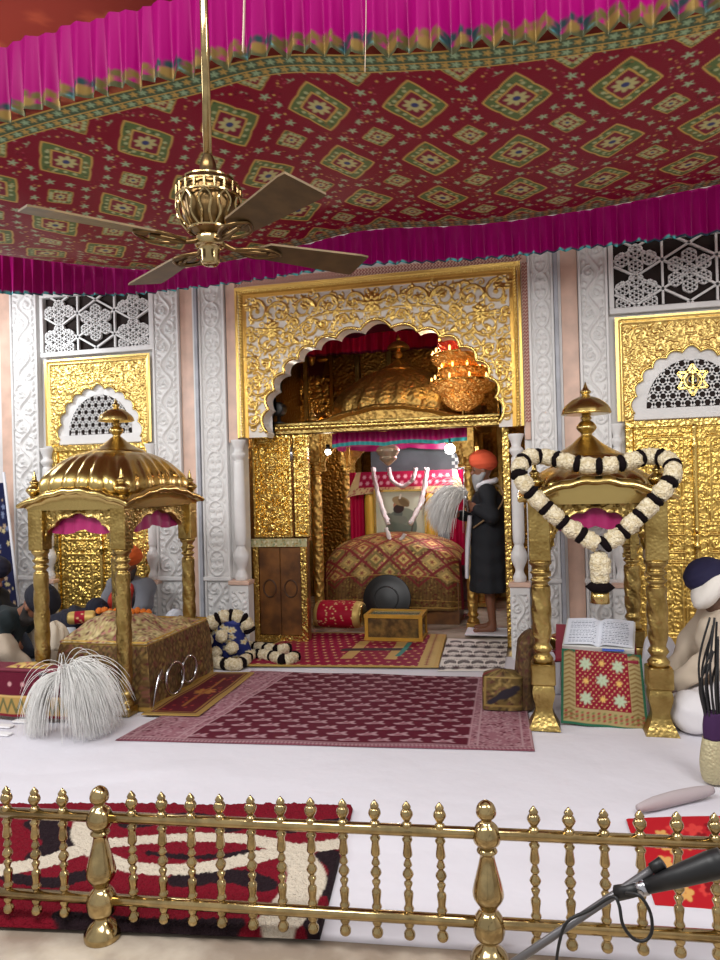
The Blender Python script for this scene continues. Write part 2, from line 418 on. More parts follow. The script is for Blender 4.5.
# ---- central frame: gilded scrollwork on white marble round the foiled arch
fx0, fx1, fz0, fz1 = -2.74, -0.06, 2.02, 3.46
t1 = empty('trim_1', (CX, W, fz0), kind='structure')
cv = Canvas(fx1-fx0, fz1-fz0, 0.0075, (218, 212, 204))
G = dict(col=(226, 190, 106), metal=1.0)
wd, ht = cv.w, cv.h
mid = wd/2
def sy(fn):
    for sgn in (1, -1): fn(sgn)
def scroll_pair(px, pz, r, a0, turn, n=1.2):
    sy(lambda s: cv.spiral(mid+s*px, pz, r, a0 if s > 0 else PI-a0, turn*s, n, 0.013, 0.028, **G))
for (px, pz, r, a0, tn) in [(0.17, 1.22, .10, PI, -1), (0.40, 1.20, .12, 0, 1), (0.66, 1.19, .12, PI, -1), (0.90, 1.17, .13, 0, 1), (1.14, 1.2, .12, PI/2, 1),
        (0.62, 1.01, .08, PI, 1), (0.83, 0.93, .10, 0, -1), (1.04, 0.92, .12, PI, 1), (1.19, 0.95, .06, 0, 1), (1.06, 0.70, .09, 0, -1), (1.19, 0.69, .08, PI/2, 1),
        (1.14, 0.48, .10, PI, 1), (1.20, 0.31, .07, 0, -1), (1.2, 0.17, .07, PI, 1), (1.21, 1.03, .06, 0, -1), (.27, 1.06, .06, 0, 1), (.47, 1.04, .06, 0, -1), (1.15, .57, .05, 1, 1), (.75, 1.07, .05, 0, 1), (.97, 1.04, .05, 2, -1)]:
    scroll_pair(px, pz, r, a0, tn)
def fill(cv, n, x0, x1, z0, z1, ok, Ls, h, G, md):
    for k in range(n):
        px, pz = rng.uniform(x0, x1), rng.uniform(z0, z1)
        if not ok(px, pz): continue
        j = min(int((pz/cv.h)*(cv.nv-1)), cv.nv-1); i = min(max(int(((md+px)/cv.w)*(cv.nu-1)), 0), cv.nu-1)
        if cv.H[j, i] > h*.25: continue
        a = rng.uniform(0, 2*PI); L = rng.uniform(*Ls); sp = k % 3 == 0; tn = 1 if k % 2 else -1
        for s in (1, -1):
            aa = a if s > 0 else PI-a
            if sp: cv.spiral(md+s*px, pz, L*1.3, aa, tn*s, 1.1, L*.22, h, False, **G)
            else:
                cv.ell(md+s*px, pz, L, L*.40, aa, h, **G)
                cv.ell(md+s*px+math.cos(aa+tn*s*.9)*L*.8, pz+math.sin(aa+tn*s*.9)*L*.8, L*.6, L*.28, aa+tn*s*1.2, h, **G)
ok_arch = lambda px, pz: not in_arch(np.array([CX+px]), np.array([fz0+pz]))[0]
sy(lambda s: cv.line([(mid+s*x, z) for x, z in smooth_path([(.02, 1.12), (.3, 1.14), (.62, 1.09), (.92, .82), (1.12, .5), (1.17, .1)], 6)], .011, .02, **G))
cv.rosette(mid, 1.2, .10, 8, .03, **G); sy(lambda s: cv.rosette(mid+s*.98, 1.02, .09, 8, .03, **G)); sy(lambda s: cv.frame(mid+s*1.02-.005, mid+s*1.02+.005, .95, 1.25, .004, h=.02, **G))
for (a, b, hh, c) in [(0, .03, .05, G), (.032, .062, .035, G), (.064, .10, .012, dict(col=(205, 160, 80), metal=.9))]:
    cv.rect(a, b, 0, ht-a, h=hh, set_h=True, **c); cv.rect(wd-b, wd-a, 0, ht-a, h=hh, set_h=True, **c); cv.rect(a, wd-a, ht-b, ht-a, h=hh, set_h=True, **c)
fill(cv, 800, 0.0, 1.25, .03, 1.33, ok_arch, (.022, .04), .018, G, mid)
for k in range(int(ht/.026)):          # rope moulding
    sy(lambda s: cv.ell(mid+s*(mid-.046), .013+k*.026, .02, .009, .7*s, .055, **G))
for k in range(int(wd/.026)): cv.ell(.013+k*.026, ht-.046, .02, .009, .7, .055, **G)
relief('spandrel', cv, fx0, W-0.01, fz0, M['relief'], t1, keep=lambda X, Z: ~in_arch(X, Z))
rim = np.stack([ARCH[:, 0], np.full(len(ARCH), W-.015), ARCH[:, 1]], 1)
obj('arch_rim', *tube(rim, 0.016, 8), M['gold'], t1)
# soffit of the arch in plain marble, one and a half hands deep
A2 = np.concatenate([[(ARCH[0][0]-.02, 2.02)], ARCH, [(ARCH[-1][0]+.02, 2.02)]])
V = np.concatenate([np.stack([A2[:, 0], np.full(len(A2), y), A2[:, 1]], 1) for y in (W-.005, W+.07, W+.14, WB)])
obj('soffit', V, gridF(4, len(A2)), M['marble'], t1, smooth=30)
# wall above the arch, behind the scrollwork
top = np.stack([A2[:, 0], np.full(len(A2), WB), A2[:, 1]], 1); up = top.copy(); up[:, 2] = 3.47
obj('rear_face', np.concatenate([top, up]), gridF(2, len(A2)), M['marble'], t1, smooth=False)
# zigzag border (maroon and cream) above and beside the gilded frame
def zigzag(name, w, h, x0, z0, vertical):
    cv = Canvas(w, h, .006, (226, 196, 176)); L = h if vertical else w; B = w if vertical else h
    for k in range(int(L/.03)+1):
        for r in range(2):
            P = [(B*(.12+.4*r), k*.03), (B*(.3+.4*r), k*.03+.02), (B*(.48+.4*r), k*.03)]
            if not vertical: P = [(b, a) for a, b in P]
            cv.line(P, .004, .004, col=(140, 48, 52))
    return relief(name, cv, x0, W-.03, z0, M['pat'], t1)
zigzag('zigzag_border', 2.70, .075, -2.74, 3.465, False)
zigzag('zigzag_border', .065, 1.4, -.055, 2.05, True)
obj('pink_border', *box(-2.84, -2.745, W-.04, W, 1.98, 3.54), M['pink'], t1, smooth=False)
obj('pink_border', *box(-.055, -.005, W-.025, W, 1.9, 3.54), M['pink'], t1, smooth=False)

# ---- carved marble pilasters
MARB = dict(col=(224, 222, 220))
def vine(cv, w, h, per=.36):
    c = w/2; P = [(c+w*.24*math.sin(2*PI*z/per), z) for z in np.arange(-.05, h+.05, .015)]
    cv.line(P, .011, .026, **MARB)
    k = 0; z = per*.25
    while z < h+.1:
        s = 1 if k % 2 == 0 else -1
        cv.spiral(c-s*w*.16, z, w*.30, PI/2 if s > 0 else PI/2, s, 1.3, .010, .024, **MARB)
        cv.rosette(c-s*w*.16, z, w*.12, 6, .028, **MARB)
        for a in (-.5, -.2, .15, .5): cv.ell(c+s*w*.37, z+a*per*.5, w*.13, w*.055, 1.0*s+a, .024, **MARB)
        cv.spiral(c-s*w*.36, z+per*.24, w*.10, -PI/2, -s, 1.2, .008, .022, **MARB)
        z += per/2; k += 1
def rosettes(cv, w, h, per=.24):
    c = w/2; z = per/2; k = 0
    while z < h:
        T = np.linspace(0, 2*PI, 26); cv.line(np.stack([c+w*.37*np.cos(T), z+per*.50*np.sin(T)], 1), .011, .024, **MARB)
        for s in (1, -1):
            cv.spiral(c+s*w*.17, z+per*.16, w*.15, PI/2, s, 1.2, .009, .022, **MARB); cv.spiral(c+s*w*.17, z-per*.18, w*.13, -PI/2, -s, 1.2, .009, .022, **MARB)
            cv.ell(c+s*w*.41, z+per*.5, w*.05, w*.10, 0, .014, **MARB)
        cv.ell(c, z, w*.05, per*.3, 0, .018, **MARB); z += per; k += 1
TN = [1]
def pilaster(x0, x1, kind, edge=True):
    TN[0] += 1; t = empty('trim_%d' % TN[0], ((x0+x1)/2, W, 0), kind='structure')
    m = MB().box(x0, x1, W-.05, W, .0, .66).box(x0-.015, x1+.015, W-.06, W, .0, .10, .006).box(x0, x1, W-.05, W, .68, 3.75)
    for (a, b) in ((x0, x0+.022), (x1-.022, x1)): m.box(a, b, W-.07, W-.05, .68, 3.75, .004).box(a, b, W-.07, W-.05, .10, .66, .004)
    m.out('shaft', M['marble'], t)
    obj('band', *box(x0-.01, x1+.01, W-.085, W, .65, .69, .006), M['marble'], t, smooth=False)
    w = x1-x0-.05
    for (z0, z1, kd) in ((.70, 3.74, kind), (.12, .63, 'vine')):
        cv = Canvas(w, z1-z0, .008, MARB['col']); (vine if kd == 'vine' else rosettes)(cv, w, z1-z0)
        relief('carving', cv, x0+.025, W-.052, z0, M['relief'], t)
    return t
def strip(x0, x1, d, m, z0=0, z1=3.75):
    TN[0] += 1; o = obj('trim_%d' % TN[0], *box(x0, x1, W-d, W, z0, z1), m, smooth=False); o['kind'] = 'structure'; return o
pilaster(-3.12, -2.85, 'ros'); strip(-3.155, -3.125, .09, M['greymarble']); strip(-3.19, -3.16, .05, M['marble']); strip(-3.33, -3.195, .03, M['pink'])
pilaster(-3.62, -3.335, 'vine')
pilaster(-5.25, -4.93, 'vine'); strip(-5.40, -5.26, .03, M['pink'])
pilaster(-.0, .215, 'ros'); strip(.218, .25, .09, M['greymarble']); strip(.253, .275, .05, M['marble']); strip(.278, .415, .03, M['pink'])
pilaster(.42, .66, 'vine')
pilaster(1.98, 2.25, 'vine')
# ---- engaged columns on plinths
def column(x, r, ztop, cap=True):
    TN[0] += 1; t = empty('trim_%d' % TN[0], (x, W, 0), kind='structure'); y = W-.06
    pr = dense([(r*.95, .66), (r*1.0, .70), (r*.62, .76), (r*1.15, .84), (r*1.25, .90), (r*.7, .98), (r*.9, 1.05), (r*.9, 1.5), (r*.82, ztop-.22), (r*.6, ztop-.2), (r*1.1, ztop-.14), (r*.7, ztop-.1), (r*1.15, ztop-.02), (r*1.2, ztop)], 4)
    obj('shaft', *lathe(pr, 16, (x, y, 0), lambda T, Z, R: R*(1+.03*np.cos(8*T))), M['marble'], t)
    obj('band', *box(x-r*1.7, x+r*1.7, W-.15, W, .62, .66, .006), M['pink'], t, smooth=False)
    obj('plinth', *box(x-r*1.5, x+r*1.5, W-.13, W, 0, .62), M['marble'], t, smooth=False)
    cv = Canvas(r*2.6, .50, .007, MARB['col']); vine(cv, r*2.6, .5, .3); relief('carving', cv, x-r*1.3, W-.132, .06, M['relief'], t)
column(-2.735, .062, 2.0); column(-.135, .055, 1.95)
column(-4.84, .06, 2.0); column(-3.665, .05, 2.0); column(.70, .045, 2.0); column(1.93, .05, 2.0)

# ---- lattice windows, gilded lunettes and gilded doors at both sides
def bar(mb, p, q, w, y0, y1):
    p = np.array(p); q = np.array(q); d = q-p; L = np.linalg.norm(d); d /= L+1e-9; n = np.array([-d[1], d[0]])*w/2
    c = [p+n, q+n, q-n, p-n]; V = [(a[0], y, a[1]) for y in (y0, y1) for a in c]
    mb.add(V, [(0, 1, 2, 3), (7, 6, 5, 4), (0, 4, 5, 1), (1, 5, 6, 2), (2, 6, 7, 3), (3, 7, 4, 0)])
def clip_bars(mb, ins, lines, w, y0, y1, st=.012):
    for p, q in lines:
        p = np.array(p); q = np.array(q); n = max(int(np.linalg.norm(q-p)/st), 2); T = np.linspace(0, 1, n); P = p+(q-p)*T[:, None]
        k = [ins(a[0], a[1]) for a in P]; i = 0
        while i < n:
            if k[i]:
                j = i
                while j+1 < n and k[j+1]: j += 1
                if j > i: bar(mb, P[i], P[j], w, y0, y1)
                i = j+1
            else: i += 1
def hexring(mb, x, z, r, w, y0, y1, a0=0):
    P = [(x+r*math.cos(a0+k*PI/3), z+r*math.sin(a0+k*PI/3)) for k in range(7)]
    for a, b in zip(P, P[1:]): bar(mb, a, b, w, y0, y1)
def side_bay(n, cx, hw, emblem):
    x0, x1 = cx-hw, cx+hw
    # pierced marble screen
    wz0, wz1 = 2.98, 3.54
    w = empty('window_%d' % n, (cx, W, wz0), kind='structure')
    obj('backing', *box(x0, x1, W-.012, W-.001, wz0, wz1), M['hole'], w, smooth=False)
    m = MB()
    for (a, b, c, d) in ((x0-.04, x1+.04, wz0-.05, wz0), (x0-.04, x1+.04, wz1, wz1+.06), (x0-.04, x0, wz0, wz1), (x1, x1+.04, wz0, wz1)): m.box(a, b, W-.07, W, c, d, .005)
    m.out('window_frame', M['marble'], w, smooth=False)
    m = MB(); ins = lambda x, z: x0 <= x <= x1 and wz0 <= z <= wz1; y0, y1 = W-.05, W-.025
    h3 = math.sqrt(3); s = .42
    L = []
    for k in range(-12, 13):
        o = k*s*.5
        L += [((cx+o, wz0-.2), (cx+o, wz1+.2))] if k % 2 else []
        for sg in (1, -1): L.append(((cx+o*2/1.0-sg*1.2*h3/1.5, wz0+.26-.8), (cx+o*2/1.0+sg*1.2*h3/1.5, wz0+.26+.8)))
    clip_bars(m, ins, L, .018, y0, y1)
    for gx, gz in [(cx, wz0+.27), (cx-.42, wz0+.10), (cx+.42, wz0+.10), (cx-.42, wz0+.47), (cx+.42, wz0+.47)]:
        for k in range(7):
            a = k*PI/3+PI/6; hx, hz = (gx, gz) if k == 6 else (gx+.125*math.cos(a), gz+.125*math.sin(a))
            if not (x0+.03 < hx < x1-.03 and wz0+.03 < hz < wz1-.03): continue
            hexring(m, hx, hz, .058, .016, y0-.006, y1, PI/6); hexring(m, hx, hz, .022, .012, y0-.006, y1)
            for q in range(6): bar(m, (hx+.02*math.cos(q*PI/3), hz+.02*math.sin(q*PI/3)), (hx+.055*math.cos(q*PI/3), hz+.055*math.sin(q*PI/3)), .012, y0-.006, y1)
    m.out('lattice', M['marble'], w, smooth=False)
    # gilded panel with a foiled lunette
    TN[0] += 1; t = empty('trim_%d' % TN[0], (cx, W, 2.04), kind='structure')
    z0, z1 = 2.02, 2.90; A = foil_arch(cx, 2.08, .46, .50, 11, .035, .02, p=2.1)
    cv = Canvas(x1-x0, z1-z0, .0075, (222, 190, 116), .9); wd, ht = cv.w, cv.h; md = wd/2
    GL = dict(col=(232, 198, 120), metal=1.0)
    for s in (1, -1):
        for (px, pz, r, a0, tn) in [(.12, .76, .07, 0, 1), (.27, .75, .07, PI, -1), (.41, .72, .08, 0, 1), (.52, .60, .06, PI, 1), (.42, .58, .05, 0, -1), (.53, .45, .06, PI, -1), (.54, .30, .05, 0, 1), (.54, .17, .05, PI, 1), (.54, .06, .04, 0, 1)]:
            cv.spiral(md+s*px, pz, r, a0 if s > 0 else PI-a0, tn*s, 1.2, .007, .016, **GL)
    fill(cv, 900, 0, .56, .02, .84, lambda a, b: True, (.016, .028), .014, GL, md)
    for (a, b, hh) in ((0, .03, .035), (.032, .055, .022)):
        cv.rect(a, b, 0, ht-a, h=hh, set_h=True, **GL); cv.rect(wd-b, wd-a, 0, ht-a, h=hh, set_h=True, **GL); cv.rect(a, wd-a, ht-b, ht-a, h=hh, set_h=True, **GL)
    def inA(X, Z):
        xs, zs = X.ravel(), Z.ravel(); r = np.zeros(len(xs), bool); B = np.concatenate([[(A[0][0], 1.9)], A, [(A[-1][0], 1.9)]])
        for (a0, c0), (a1, c1) in zip(B, np.roll(B, -1, 0)):
            if abs(c1-c0) > 1e-9: r ^= ((c0 > zs) != (c1 > zs)) & (xs < (a1-a0)*(zs-c0)/(c1-c0)+a0)
        return r.reshape(X.shape)
    relief('spandrel', cv, x0, W-.03, z0, M['relief'], t, keep=lambda X, Z: ~inA(X, Z))
    obj('arch_rim', *tube(np.stack([A[:, 0], np.full(len(A), W-.035), A[:, 1]], 1), .012, 8), M['gold'], t)
    S = foil_arch(cx, 2.12, .36, .40, 7, 0.0, p=2.0)
    # white band between rim and lattice
    n_ = min(len(A), 200); ia = np.linspace(0, len(A)-1, 120).astype(int); is_ = np.linspace(0, len(S)-1, 120).astype(int)
    V = np.concatenate([np.stack([A[ia, 0], np.full(120, W-.03), A[ia, 1]], 1), np.stack([A[ia, 0], np.full(120, W-.008), A[ia, 1]], 1), np.stack([S[is_, 0], np.full(120, W-.016), S[is_, 1]], 1)])
    obj('arch_band', V, gridF(3, 120), M['marble'], t, smooth=30)
    obj('sill_band', *box(x0+.1, x1-.1, W-.03, W, 2.03, 2.12), M['marble'], t, smooth=False)
    obj('lunette_backing', *box(cx-.42, cx+.42, W-.008, W+.0, 2.1, 2.58), M['hole'], t, smooth=False)
    m = MB(); sp = .066; ins = lambda x, z: z >= 2.12 and ((x-cx)/.36)**2+((z-2.12)/.40)**2 <= 1; L = []
    for k in range(-14, 15):
        o = (k+.5)*sp
        L.append(((cx-.5, 2.35+o), (cx+.5, 2.35+o)))
        for sg in (1, -1):
            d = np.array([.5, sg*.5*h3]); nrm = np.array([-sg*h3/2, .5]); c = np.array([cx, 2.35])+nrm*o; L.append((c-d, c+d))
    clip_bars(m, ins, L, .019, W-.03, W-.014)
    m.out('lunette_lattice', M['marble'], t, smooth=False)
    if emblem:                          # gilt six-pointed star holding a round emblem
        m = MB(); ex, ez = cx, 2.34
        for s in (1, -1):
            P = [(ex+.13*math.sin(k*2*PI/3), ez+s*.13*math.cos(k*2*PI/3)) for k in range(4)]
            for a, b in zip(P, P[1:]): bar(m, a, b, .018, W-.05, W-.03)
        T = np.linspace(0, 2*PI, 24, endpoint=False); m.add(*tube(np.stack([ex+.042*np.cos(T), np.full(24, W-.05), ez+.042*np.sin(T)], 1), .008, 6, True))
        bar(m, (ex, ez-.07), (ex, ez+.08), .014, W-.056, W-.03)
        for s in (1, -1): m.add(*tube(smooth_path([(ex, W-.05, ez-.075), (ex+s*.05, W-.05, ez-.05), (ex+s*.066, W-.05, ez), (ex+s*.045, W-.05, ez+.06)]), [.01, .003], 6))
        m.out('emblem', M['gold'], t)
    # double door
    d = empty('door_%d' % n, (cx, W, .1), kind='structure')
    dz0, dz1 = .10, 2.02
    m = MB()
    for (a, b, c, e) in ((x0+.06, x0+.12, dz0, dz1-.06), (x1-.12, x1-.06, dz0, dz1-.06), (x0+.06, x1-.06, dz1-.06, dz1-.001)): m.box(a, b, W-.06, W, c, e, .006)
    m.out('door_frame', M['goldemb'], d, smooth=False)
    obj('door_sill', *box(x0+.02, x1-.02, W-.14, W, .02, .10, .008), M['marble'], d, smooth=False)
    lw = hw-.12
    for s in (0, 1):
        a = x0+.12 if s == 0 else cx; cv = Canvas(lw-.002, dz1-.05-dz0, .0075, (212, 176, 92), 1.0); wl, hl = cv.w, cv.h; c = wl/2; GG = dict(col=(226, 190, 104), metal=1.0)
        cv.frame(.008, wl-.008, .008, hl-.008, .014, h=.022, **GG); cv.frame(.085, wl-.085, .09, hl-.09, .012, h=.02, **GG)
        for zz in (.09, .72, .80, .95, 1.03): cv.rect(.085, wl-.085, zz, zz+.012, h=.022, **GG)
        for k in range(int(hl/.075)):
            for xx in (.053, wl-.053): cv.spiral(xx, .05+k*.075, .028, 0 if k % 2 else PI, 1 if k % 2 else -1, 1.1, .005, .012, **GG)
        for zz in (.05, hl-.05):
            for k in range(int(wl/.075)): cv.spiral(.05+k*.075, zz, .028, 0, 1, 1.1, .005, .012, **GG)
        for (q0, q1) in ((.12, .70), (1.06, hl-.11)):
            p0, p1 = .10, wl-.10; cv.frame(p0+.012, p1-.012, q0, q1, .008, h=.014, **GG); zc = (q0+q1)/2; H2 = q1-q0
            cv.line([(c, q0+.03), (c, q1-.03)], .007, .016, **GG); cv.rosette(c, zc, .05, 8, .022, **GG)
            for k in range(5):
                zk = q0+.06+k*(H2-.12)/4
                for sg in (1, -1):
                    cv.spiral(c+sg*(p1-p0)*.25, zk, (p1-p0)*.19, PI/2, sg*(1 if k % 2 else -1), 1.2, .006, .014, **GG)
                    cv.ell(c+sg*.03, zk+.05, .03, .012, sg*.9, .014, **GG); cv.ell(c+sg*(p1-p0)*.4, zk+.05, .022, .010, sg*2, .012, **GG)
        cv.rosette(c, .88, .055, 8, .03, **GG)
        for sg in (1, -1): cv.spiral(c+sg*.09, .88, .04, 0, sg, 1.2, .006, .014, **GG)
        fill(cv, 900, 0, wl/2-.02, .03, hl-.03, lambda a, b: True, (.012, .02), .010, GG, c)
        relief('door_leaf', cv, a+.001, W-.02, dz0, M['relief'], d)
    pr = dense([(.028, .1), (.03, .16), (.018, .2), (.03, .26), (.022, .34), (.024, .9), (.032, .95), (.018, 1.0), (.03, 1.06), (.022, 1.12), (.024, 1.7), (.032, 1.8), (.02, 1.86), (.03, 1.97)], 3)
    obj('meeting_stile', *lathe(pr, 12, (cx, W-.04, 0)), M['gold'], d)
side_bay(1, -4.25, .60, False); side_bay(2, 1.31, .60, True)

# ---- the shrine room behind the arch
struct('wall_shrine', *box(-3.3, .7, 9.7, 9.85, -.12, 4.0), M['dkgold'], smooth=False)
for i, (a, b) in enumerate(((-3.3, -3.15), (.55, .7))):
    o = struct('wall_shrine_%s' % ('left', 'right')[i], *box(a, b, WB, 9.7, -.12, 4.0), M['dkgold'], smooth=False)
struct('ceiling_shrine', *box(-3.3, .7, WB, 9.85, 3.75, 3.85), mat('shrine_ceiling', (92, 20, 34), .8), smooth=False)
# ================================================================== THE CANOPY
YF, YB = 3.3, 5.6
fpx = [(-400, 300), (-60, 146), (10, 120), (100, 96), (200, 74), (260, 52), (360, 56), (500, 47), (610, 32), (720, 10), (900, -30)]
bpx = [(-60, 232), (0, 248), (60, 263), (150, 271), (210, 265), (300, 246), (360, 229), (480, 225), (600, 208), (720, 184), (820, 165)]
FP = np.array([at(x, y, YF) for x, y in fpx]); BP = np.array([at(x, y, YB) for x, y in bpx])
cx0, cx1 = -5.3, 1.9
def zfront(X): return np.interp(X, FP[:, 0], FP[:, 2])
def zback(X): return np.interp(X, BP[:, 0], BP[:, 2])
def sm(f, X): return sum(f(X+d) for d in np.linspace(-.25, .25, 9))/9
canopy = empty('cloth_canopy', (-1.7, 4.5, 3.2), 'crimson zari-embroidered cloth canopy with magenta frills stretched overhead', 'canopy')
cv = Canvas(cx1-cx0, YB-YF, .0075, (126, 0, 38))
CG = dict(col=(176, 158, 84), metal=.35)
p0 = gr(517, 110, 3.42); px0, py0 = p0[0], p0[1]
sx_, sy_ = .52, .60
GRN = (92, 112, 66); PAL = (166, 196, 158); GLD = (206, 170, 92)
def medallion(x, y, a, b):
    cv.diamond(x, y, a, b, col=GLD, metal=.4, lobes=.05); cv.diamond(x, y, a*.93, b*.93, col=GRN, metal=.1, lobes=.05)
    cv.diamond(x, y, a*.62, b*.62, col=GLD, metal=.4, lobes=.04); cv.diamond(x, y, a*.54, b*.54, col=(120, 20, 50), lobes=.04)
    for q in range(26):
        f = rng.uniform(-1, 1); g_ = rng.choice([-1, 1])*rng.uniform(.68, .9); cv.ell(x+a*g_*(1-abs(f)), y+b*abs(g_)*f, .009, .007, col=[(196, 186, 130), (60, 78, 50), (140, 110, 60)][q % 3], metal=.2)
    cv.star(x, y, a*.36, 8, col=(190, 186, 130), metal=.2, w=.4); cv.ell(x, y, a*.12, a*.12, col=(54, 62, 110))
    for s1 in (1, -1):
        for s2 in (1, -1):
            for f in (.25, .5, .75):
                cv.ell(x+s1*a*.76*f, y+s2*b*.76*(1-f), .012, .012, col=(176, 186, 140), metal=.2)
for k in range(9000): cv.ell(rng.uniform(0, cv.w), rng.uniform(0, cv.h), .006, .006, col=[(164, 60, 84), (92, 0, 30), (176, 120, 80)][k % 3])
for k in range(-12, 10):                # scattered star flowers
    for j in range(0, 26):
        x = px0+k*.52; 
        for i in range(4):
            xx = x+i*.13+(.052 if j % 2 else 0); yy = .12+j*.088
            cv.star(xx-cx0, yy, .028, 5, col=PAL, metal=.2, a0=.3*j, w=.34)
            cv.ell(xx+.052-cx0, yy, .008, .008, col=GLD, metal=.4)
for k in range(-12, 8):
    for j in range(-1, 5):
        x, y = px0+k*sx_-cx0, py0-YF+j*sy_
        cv.ell(x, y, .20, .25, col=(126, 0, 38)); medallion(x, y, .175, .225)
        x2, y2 = x+sx_/2, y+sy_/2; cv.ell(x2, y2, .12, .13, col=(126, 0, 38)); medallion(x2, y2, .095, .11)
for (a, b, c, mt) in ((0, .14, (72, 92, 70), .15), (.0, .012, GLD, .5), (.075, .085, GLD, .5), (.128, .14, GLD, .5)):
    cv.rect(0, cv.w, a, b, col=c, metal=mt); cv.rect(0, cv.w, cv.h-b, cv.h-a, col=c, metal=mt)
for k in range(int(cv.w/.05)):
    for yy in (.042, .107, cv.h-.042, cv.h-.107): cv.star(k*.05, yy, .022, 5, col=GLD if k % 2 else PAL, metal=.3, w=.4)
U, Vv = cv.pts(); X = U+cx0; T = Vv/cv.h
Z = sm(zfront, X)*(1-T)+sm(zback, X)*T-.05*np.sin(PI*T)+.012*np.sin(X*9+3*T)*np.sin(PI*T)
V = np.stack([X, YF+Vv, Z], -1).reshape(-1, 3)
M['canopy'] = colmat('canopy_cloth', 0.5, 0.36, bump=.35, bscale=160, sheen=.1, bdist=.004)
obj('embroidered_cloth', V, cv.F(), M['canopy'], canopy, col=cv.col())
def valance(name, zb, Y, h, drop, pleat, lace, teal, x0=cx0, x1=cx1):
    """zb(X): height of the hem; h: height of the frill"""
    c = Canvas(x1-x0, h, .009, (128, 0, 84) if lace else (150, 0, 96))
    if lace:
        c.rect(0, c.w, 0, .035, col=(70, 70, 48), metal=.3)
        for k in range(int(c.w/.16)):
            x = k*.16+.08
            for a in np.linspace(0, PI, 7): c.ell(x+.07*math.cos(a), .03+.05*math.sin(a), .02, .015, a, col=[(104, 84, 44), (34, 56, 58), (84, 76, 40)][k % 3], metal=.25)
            c.ell(x, .04, .03, .025, col=(120, 96, 50), metal=.3); c.ell(x+.08, .02, .012, .008, col=(70, 130, 136))
    else:
        c.rect(0, c.w, 0, .016, col=(30, 70, 84)); 
        for k in range(int(c.w/.05)):
            if rng.random() < .6: c.ell(k*.05, .010, rng.uniform(.008, .02), .012, col=(90, 200, 200))
    U, Vv = c.pts(); X = U+x0; f = 1-Vv/h
    ph = np.cumsum(.6+.8*rng.random(c.nu))*c.res/pleat*2*PI*1.0
    w = np.sin(ph)[None, :]*(.010+.022*f)+np.sin(ph*.37+1)[None, :]*.012
    hemw = .012*np.sin(X/.16*2*PI)*(1-Vv/h) if lace else .006*np.sin(X*23)*f
    V = np.stack([X+.004*np.sin(ph*2)[None, :], Y+w, sm(zb, X)+(Vv if lace else Vv/h*np.maximum(sm(zback, X)+.01-sm(zb, X), .1))-hemw], -1).reshape(-1, 3)
    return obj(name, V, c.F(), M['frill'], canopy, col=c.col())
M['frill'] = colmat('magenta_satin', .36, .38, sheen=.05)
hem_px = [(-400, 280), (-60, 134), (10, 117), (100, 92), (200, 73), (260, 50), (360, 54), (500, 45), (610, 30), (720, 11), (900, -30)]
HP = np.array([at(x, y, YF-.05) for x, y in hem_px]); zhem = lambda X: np.interp(X, HP[:, 0], HP[:, 2])
valance('front_frill', zhem, YF-.05, .385, 0, .095, True, False)
bh = [(-60, 290), (0, 294), (60, 295), (125, 296), (240, 283), (360, 265), (480, 260), (610, 246), (720, 233), (820, 224)]
BH = np.array([at(x, y, YB+.03) for x, y in bh]); zbh = lambda X: np.interp(X, BH[:, 0], BH[:, 2])
valance('rear_frill', zbh, YB+.03, .30, 0, .10, False, True)
# cords and a strip of gauze that hang from the ceiling by the front frill
for i, (x, y0, y1, dpt, lab) in enumerate([(243, -40, 52, 3.1, 'pale gauze strip hanging before the front frill, near the fan rod'), (365, -40, 72, 3.1, 'thin pale cord hanging to the canopy border near the picture centre')]):
    p = at(x, y1, dpt); tp = np.array([p[0]-.02, dpt, 4.3])
    tag(obj('hanging_cord', *tube(smooth_path([tp, (p[0]+.015, dpt, (p[2]+4.3)/2), p], 6), .012 if i == 0 else .005, 6, flat=.3), mat('cord_gauze_%d' % i, (190, 170, 150), .6), None), lab, 'cord')

# ================================================================== CEILING FAN
h0 = at(210, 246, 2.62); fan = empty('ceiling_fan', (h0[0], h0[1], h0[2]), 'antique bronze ceiling fan with four blades on a long rod', 'fan')
hx, hy, hz = h0
obj('down_rod', *lathe([(.017, .30), (.017, 4.28-hz)], 12, (hx, hy, hz)), M['brass'], fan)
obj('ceiling_rose', *lathe(dense([(.02, 4.16-hz), (.03, 4.2-hz), (.07, 4.26-hz), (.08, 4.3-hz)], 3), 16, (hx, hy, hz)), M['bronze'], fan)
obj('rod_collar', *lathe(dense([(.018, .36), (.03, .33), (.035, .3), (.05, .28), (.075, .26)], 3), 16, (hx, hy, hz)), M['bronze'], fan)
hs = dense([(.07, .265), (.10, .25), (.115, .23), (.117, .19), (.118, .15), (.106, .10), (.078, .06), (.05, .04)], 5)
obj('motor_housing', *lathe(hs, 40, (hx, hy, hz), lambda T, Z, R: R*(.93-.05*(np.abs(np.sin(T*6+np.where(Z > .2, 0, 5*Z))) < .55))), M['bronze'], fan)
m = MB()                                # open cage round the motor
for zz, rr in ((.255, .098), (.225, .122), (.185, .124), (.06, .084)): m.add(*tube([(hx+rr*math.cos(a), hy+rr*math.sin(a), hz+zz) for a in np.linspace(0, 2*PI, 40, endpoint=False)], .006, 6, True))
for k in range(20):
    a = k*PI/10; m.add(*tube([(hx+r*math.cos(a), hy+r*math.sin(a), hz+z) for r, z in ((.124, .185), (.124, .225))], .006, 5))
for k in range(10):
    a = k*PI/5
    for s in (1, -1): m.add(*tube(smooth_path([(hx+r*math.cos(a+s*b), hy+r*math.sin(a+s*b), hz+z) for r, z, b in ((.122, .185, 0), (.125, .15, .2), (.114, .10, .12), (.083, .06, .25))], 4), .005, 5))
